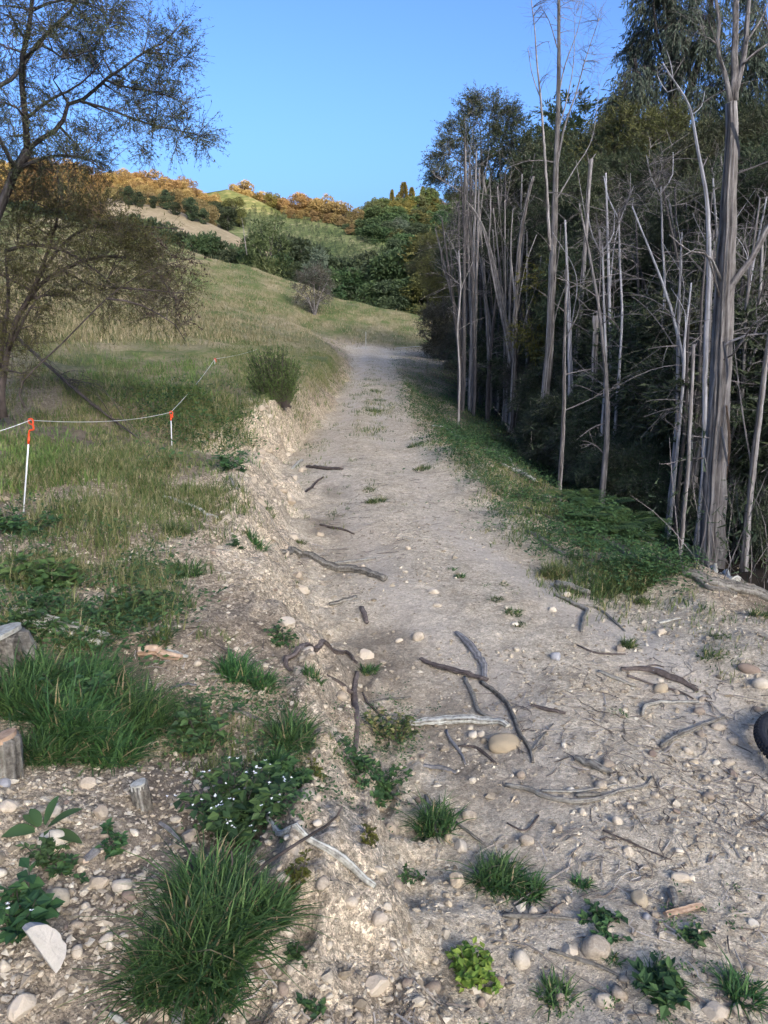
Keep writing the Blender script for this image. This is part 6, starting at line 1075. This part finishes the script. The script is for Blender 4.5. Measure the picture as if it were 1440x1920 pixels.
W_ = [(440, 1545, 110, 90, 620, 'white flowered weed spreading below the bank tufts', L_weed, (.03, .055), 60), (380, 1375, 75, 60, 380, 'ivy leaved weed trailing over the bank top', L_weed, (.03, .05), 0), (40, 1720, 75, 70, 170, 'broad leaved weed above the half round slab', L_weed, (.035, .06), 4), (85, 1610, 40, 50, 150, 'small clover like weed by the cream stone', leaf_mat('clover_leaf', [(.05, .09, .03), (.09, .14, .05)]), (.02, .03), 0), (215, 1590, 36, 46, 100, 'small round leaved weed right of the blue grey chip', L_weed, (.02, .032), 0),
  (885, 1835, 58, 62, 420, 'bright yellow green bushy weed at the bottom of the track', L_bright, (.022, .035), 0), (700, 1460, 70, 50, 420, 'low dark weed below the knotted root', L_weed, (.022, .038), 0), (735, 1385, 60, 50, 360, 'low green weed left of the white split log', L_grass, (.02, .035), 0), (150, 1330, 70, 110, 300, 'tall dark leafy weed standing in the lush grass', L_weed, (.03, .05), 0), (545, 1470, 40, 50, 160, 'dark leafed weed on the bank edge', L_weed, (.035, .055), 0), (130, 1640, 30, 40, 60, 'green seedling among the left stones', L_weed, (.025, .04), 0),
  (90, 1100, 90, 60, 520, 'light green leafy clump on the left bank', leaf_mat('mint_leaf', [(.045, .08, .022), (.08, .13, .035), (.13, .17, .05)]), (.04, .07), 0), (40, 1000, 80, 50, 360, 'dark leafy clump below the nearest fence standard', L_weed, (.04, .06), 0), (250, 1150, 80, 50, 380, 'dark low weed on the collapsed bank', L_weed, (.035, .055), 0), (60, 1170, 70, 50, 260, 'bluish leafy weed above the white logs', L_weed, (.035, .06), 0), (530, 1205, 34, 34, 120, 'small dark weed left of the arched root', L_weed, (.022, .035), 0), (700, 1585, 30, 34, 110, 'yellowish moss like weed right of the pale branch', L_yel, (.014, .022), 0), (590, 1450, 26, 34, 90, 'yellow tinged weed on the clay edge', L_yel, (.014, .022), 0), (560, 1660, 30, 50, 130, 'yellow flowered weed by the pale branch', L_yel, (.014, .024), 0),
  (1250, 1860, 60, 44, 170, 'dark leafy weed in front of the bottom right tuft', L_weed, (.03, .05), 0), (1300, 1765, 34, 24, 70, 'flat weed around the half buried stone', L_weed, (.02, .035), 0), (1125, 1720, 44, 26, 90, 'flat rosette weed right of the thin straight stick', L_weed, (.025, .04), 0), (555, 1800, 26, 30, 60, 'small weed on the white clay', L_weed, (.018, .028), 0), (585, 1895, 26, 26, 50, 'little weed at the foot of the white clay', L_weed, (.018, .028), 0), (770, 1655, 30, 44, 60, 'wispy weed below the track stones', L_weed, (.015, .025), 0), (1140, 1760, 30, 20, 50, 'low weed above the large egg shaped stone', L_weed, (.02, .03), 0), (435, 880, 40, 40, 200, 'dark leafed weed on the bank edge by the far posts', L_weed, (.04, .07), 0), (440, 1020, 22, 20, 70, 'small weed on the pale bank face', L_weed, (.025, .04), 0), (945, 840, 30, 44, 260, 'dark spiky bush in the verge below the leaning pair', L_dgreen, (.06, .11), 0), (800, 700, 24, 26, 160, 'broom seedling beside the far track', L_grass, (.05, .08), 0), (822, 778, 20, 28, 120, 'dark shoot on the verge of the track', L_weed, (.04, .07), 0)]
for px, py, r_, h, n, lb, m, lf, fl in W_: weed(px, py, r_, h, n, lb, m, lf, flowers=fl, wide=.3 if 'spiky' in lb or 'broom' in lb else .6)
# dock with large leaves, each leaf its own part
b = g1(80, 1560); k_s = float(depth_of(b)) / FPX; e = empty('dock_plant', b, 'broad leaved dock plant at the left with a round light green leaf', 'weed'); L_dock = leaf_mat('dock_leaf', [(.055, .10, .035), (.09, .145, .05)])
for k, (dx, dz, ln, w, dy, up) in enumerate([(-72, 22, 60, 38, -.4, .35), (10, 30, 70, 24, .2, .5), (60, 45, 78, 24, .3, .7), (75, 5, 70, 28, -.3, .15), (-30, 30, 50, 20, .5, .8), (40, -5, 50, 22, -.8, .1), (-50, 35, 46, 18, .4, .9)]):
    d = unit(np.array([dx, dy * 60, max(dz, 6)])); s_ = unit(np.cross(d, [0, 0, 1.0])); nn = np.cross(s_, d); n = 9; t = np.linspace(0, 1, n); L = ln * k_s; mid = np.outer(t, d) * L + np.outer(-.25 * t * t * L, [0, 0, 1]) ; wv = np.sin(np.pi * np.clip(t * .92 + .06, 0, 1)) ** .8 * w * k_s * .5
    v = np.concatenate([mid + s_ * wv[:, None] + nn * wv[:, None] * .25, mid, mid - s_ * wv[:, None] + nn * wv[:, None] * .25]) + d * .02; i = np.arange(n - 1); q = np.concatenate([np.stack([i, i + 1, n + i + 1, n + i], -1), np.stack([n + i, n + i + 1, 2 * n + i + 1, 2 * n + i], -1)]); mb = MB(); mb.add(v, q, 0, .75 if k == 0 else U(0, .5)); mb.obj('leaf', [L_dock], e, smooth=True)

# ------------------------------------------------------------------ grass that nobody could count
from math import pi
def in_poly(px, py, poly):
    poly = np.array(poly, float); c = np.zeros(len(px), bool); j = len(poly) - 1
    for i in range(len(poly)):
        xi, yi = poly[i]; xj, yj = poly[j]; c ^= ((yi > py) != (yj > py)) & (px < (xj - xi) * (py - yi) / (yj - yi + 1e-9) + xi); j = i
    return c
def region(poly, n, clump=.35, freq=1.5, seed=0):
    poly = np.array(poly, float); px = U(poly[:, 0].min(), poly[:, 0].max(), n * 3); py = U(poly[:, 1].min(), poly[:, 1].max(), n * 3); k = in_poly(px, py, poly); px = px[k][:n]; py = py[k][:n]; sc = np.clip((py - 560) / 300, .15, 1.2); g = ground(px + rng.normal(size=len(px)) * 26 * sc, py + rng.normal(size=len(py)) * 20 * sc); g = g[np.isfinite(g[:, 0])]
    return g[fbm(g[:, 0] * freq, g[:, 1] * freq, 200 + seed, 3) > clump - .5 + U(-.2, .2, len(g))]
def tufts(mb, g, k, r, h, wd, lean=(.15, .8), segs=2):
    n = len(g); b = np.repeat(g, k, 0); a = U(0, 6.28, n * k); q = r * np.sqrt(U(0, 1, n * k)); b = b + np.stack([q * np.cos(a), q * np.sin(a), 0 * a], -1); b[:, 2] = ground_z(b[:, 0], b[:, 1]) - .01
    hh = np.repeat(U(*h, n), k) * U(.5, 1.15, n * k); blades(mb, b, hh, U(*lean, n * k), wd * U(.7, 1.3, n * k), segs, 0, a=np.clip(np.repeat(U(0, .75, n), k) + U(-.1, .35, n * k), 0, 1))
mb = MB()   # long grass of the left bank and slope
tufts(mb, region([(-40, 590), (420, 600), (520, 650), (490, 730), (300, 735), (-40, 790)], 4200, .45, 1.1), 7, .20, (.06, .19), .008)
tufts(mb, region([(0, 740), (300, 715), (470, 730), (490, 790), (350, 800), (300, 860), (0, 900)], 2300, .53, 1.3), 8, .12, (.04, .14), .008)
tufts(mb, region([(0, 860), (300, 830), (420, 890), (455, 975), (340, 960), (210, 985), (130, 950), (0, 900)], 2000, .47, 1.2), 9, .10, (.035, .13), .0065)
tufts(mb, region([(60, 930), (220, 940), (210, 1060), (100, 1110), (0, 1090), (0, 960)], 550, .5, 1.5), 9, .08, (.04, .14), .0065)
tufts(mb, region([(420, 660), (640, 640), (650, 720), (600, 740), (500, 760)], 2600, .3, 1), 7, .18, (.05, .15), .011)
tufts(mb, region([(335, 745), (480, 745), (470, 820), (350, 830)], 380, .35, 1.2), 9, .13, (.08, .2), .008)
tufts(mb, region([(0, 960), (210, 1000), (330, 1080), (330, 1180), (150, 1220), (0, 1180)], 700, .42, 1.8, 21), 10, .06, (.05, .16), .0055)
tufts(mb, region([(220, 1180), (520, 1210), (590, 1380), (560, 1500), (320, 1480), (290, 1300)], 260, .55, 2.2, 22), 10, .035, (.03, .10), .004)
tag(mb.obj('grass', [leaf_mat('slope_grass', [(.055, .088, .026), (.11, .15, .044), (.20, .20, .072), (.38, .315, .175)])]), 'long green and straw grass over the left bank', kind='stuff')
mb = MB()   # verge on the right
RV = [(735, 668), (850, 680), (960, 780), (1030, 860), (1130, 890), (1250, 930), (1310, 1010), (1270, 1085), (1140, 1075), (1050, 1030), (985, 1000), (920, 930), (870, 870), (790, 780), (748, 730)]
tufts(mb, region(RV, 3000, .45, 2.0), 8, .09, (.03, .13), .007)
tufts(mb, region([(990, 1040), (1240, 1050), (1260, 1120), (1130, 1130), (1020, 1100)], 480, .5, 2), 9, .08, (.05, .13), .006)
tufts(mb, region([(560, 880), (720, 700), (740, 700), (720, 900), (600, 1050), (540, 1050)], 120, .6, 1.5), 7, .06, (.03, .07), .006)
tufts(mb, region([(1050, 1120), (1440, 1130), (1440, 1250), (1180, 1230)], 110, .55, 1.5), 8, .06, (.03, .09), .005)
tufts(mb, region([(668, 684), (715, 684), (738, 760), (728, 810), (672, 800)], 420, .42, 1.2, 23), 8, .14, (.05, .12), .010)
tufts(mb, region([(560, 800), (640, 720), (650, 740), (600, 860), (540, 900)], 160, .5, 1.2, 24), 8, .08, (.04, .10), .008)
FV = [(735, 666), (850, 676), (935, 765), (940, 840), (900, 870), (830, 820), (770, 755)]
tufts(mb, region(FV, 2600, .36, 1.1, 41), 8, .12, (.03, .10), .010); tufts(mb, region([(860, 800), (1000, 880), (1080, 930), (1010, 1000), (900, 880)], 700, .45, 1.8, 42), 8, .08, (.03, .10), .007)
mb3 = MB(); tufts(mb3, region([(140, 680), (430, 665), (470, 740), (300, 770), (150, 740)], 520, .5, .9, 31), 9, .14, (.06, .20), .011); tufts(mb3, region([(0, 815), (160, 815), (170, 900), (0, 900)], 260, .4, 1.2, 32), 9, .1, (.05, .16), .009); tufts(mb3, region([(340, 780), (480, 790), (460, 850), (360, 850)], 160, .45, 1.2, 33), 9, .1, (.04, .12), .008)
tag(mb3.obj('bright_grass', [leaf_mat('fresh_grass', [(.07, .12, .028), (.13, .19, .045), (.22, .26, .07)])]), 'fresh yellow green grass in patches on the left bank', kind='stuff')
tag(mb.obj('verge_grass', [L_grass]), 'low green grass and weeds along the right verge', kind='stuff')
def cover(g, k, r, ln, mb, hh=.05, wide=.5):
    n = len(g); b = np.repeat(g, k, 0); b[:, 0] += rng.normal(size=n * k) * r; b[:, 1] += rng.normal(size=n * k) * r; b[:, 2] = ground_z(b[:, 0], b[:, 1]) + U(0, hh, n * k); az = U(0, 6.28, n * k); L = U(*ln, n * k)
    leaves(mb, b, np.stack([np.cos(az), np.sin(az), U(-.2, .7, n * k)], -1), np.array([0, 0, 1.0]) + rng.normal(size=(n * k, 3)) * .4, L, L * wide, 0, a=np.clip(np.repeat(U(0, .8, n), k) + U(0, .3, n * k), 0, 1))
mb = MB(); cover(region([(735, 666), (850, 676), (935, 765), (960, 860), (900, 870), (830, 820), (770, 755)], 2600, .38, 1.3, 43), 12, .10, (.03, .07), mb, .16, .4); cover(region([(1040, 880), (1250, 920), (1270, 1010), (1120, 1000)], 700, .35, 2.2, 44), 14, .07, (.02, .06), mb, .25, .35); cover(region(RV, 3600, .42, 2.0, 3), 13, .06, (.018, .05), mb, .13, .38); cover(region([(0, 960), (200, 1000), (330, 1080), (340, 1190), (180, 1230), (0, 1180)], 560, .46, 1.8, 4), 12, .05, (.018, .042), mb, .09)
cover(region([(280, 1290), (520, 1300), (590, 1400), (560, 1560), (330, 1560), (300, 1440)], 320, .42, 2.5, 5), 14, .03, (.012, .026), mb, .05); cover(region([(640, 1330), (780, 1330), (780, 1500), (640, 1480)], 120, .5, 3, 6), 14, .02, (.01, .02), mb, .05); cover(region([(1040, 1620), (1440, 1700), (1440, 1920), (900, 1920)], 50, .6, 2, 7), 14, .014, (.008, .016), mb, .02)
cover(region([(0, 1460), (300, 1540), (260, 1900), (0, 1900)], 30, .6, 2, 9), 12, .014, (.008, .016), mb, .02); cover(region([(200, 720), (480, 740), (460, 840), (300, 860)], 420, .35, 1, 10), 10, .12, (.03, .06), mb, .15)
tag(mb.obj('ground_cover', [L_weed]), 'low creeping weeds and clover', kind='stuff')
# ferny hollow under the wood
g = region([(1050, 885), (1240, 925), (1245, 1010), (1120, 985), (1060, 940)], 36, .3, 1.6, 8); mb = MB()
for p in g:
    for a in np.arange(7) / 7 * 6.28 + U(0, 1):
        L = U(.18, .42); t = np.linspace(.1, 1, 14); c_ = p + np.stack([np.cos(a) * L * t, np.sin(a) * L * t, L * (1.0 * t - .6 * t * t)], -1); s_ = np.array([-np.sin(a), np.cos(a), 0])
        for sg in (1, -1): leaves(mb, c_, sg * s_ + np.array([np.cos(a), np.sin(a), -.1]) * .35, np.tile([0, 0, 1.0], (14, 1)), L * .42 * np.sin(np.pi * (1 - t * .85)), .045, a=np.full(14, U(0, 1)))
tag(mb.obj('ferns', [leaf_mat('fern_leaf', [(.022, .05, .016), (.05, .095, .028), (.10, .15, .045)])]), 'bed of green ferns in the hollow under the wood', kind='stuff')
mb = MB()   # hill grass
tufts(mb, region([(-40, 420), (300, 452), (560, 525), (700, 575), (850, 602), (850, 655), (700, 645), (500, 645), (300, 640), (-40, 640)], 15000, .2, .3), 3, .35, (.12, .38), .035, segs=1)
tag(mb.obj('hill_grass', [L_straw]), 'dry and green grass on the near hill', kind='stuff')
# leaf and twig floor, wiry undergrowth in the wood
g = region([(800, 700), (900, 740), (1010, 840), (1250, 900), (1300, 1000), (1330, 1060), (1440, 1095), (1440, 700), (1000, 600), (850, 600)], 3600, .1, 1, 12); n = len(g); T = g + np.stack([rng.normal(size=n) * .3, rng.normal(size=n) * .3, U(.3, 1.1, n)], -1); mb = MB(); strips(mb, bez(g - (0, 0, .05), T, 5, .1, .15), np.full((n, 1), .004) * np.linspace(1, .4, 5)[None], 0)
N = n * 12; i = rng.integers(0, n, N); t = U(.25, 1, N)[:, None]; sprigs(mb, g[i] * (1 - t) + T[i] * t + rng.normal(size=(N, 3)) * .09, rng.normal(size=(N, 3)) + (0, 0, .5), U(.05, .12, N), .014, 1); tag(mb.obj('undergrowth', [M_twigg, L_dark]), 'wiry dark undergrowth on the floor of the wood', kind='stuff')
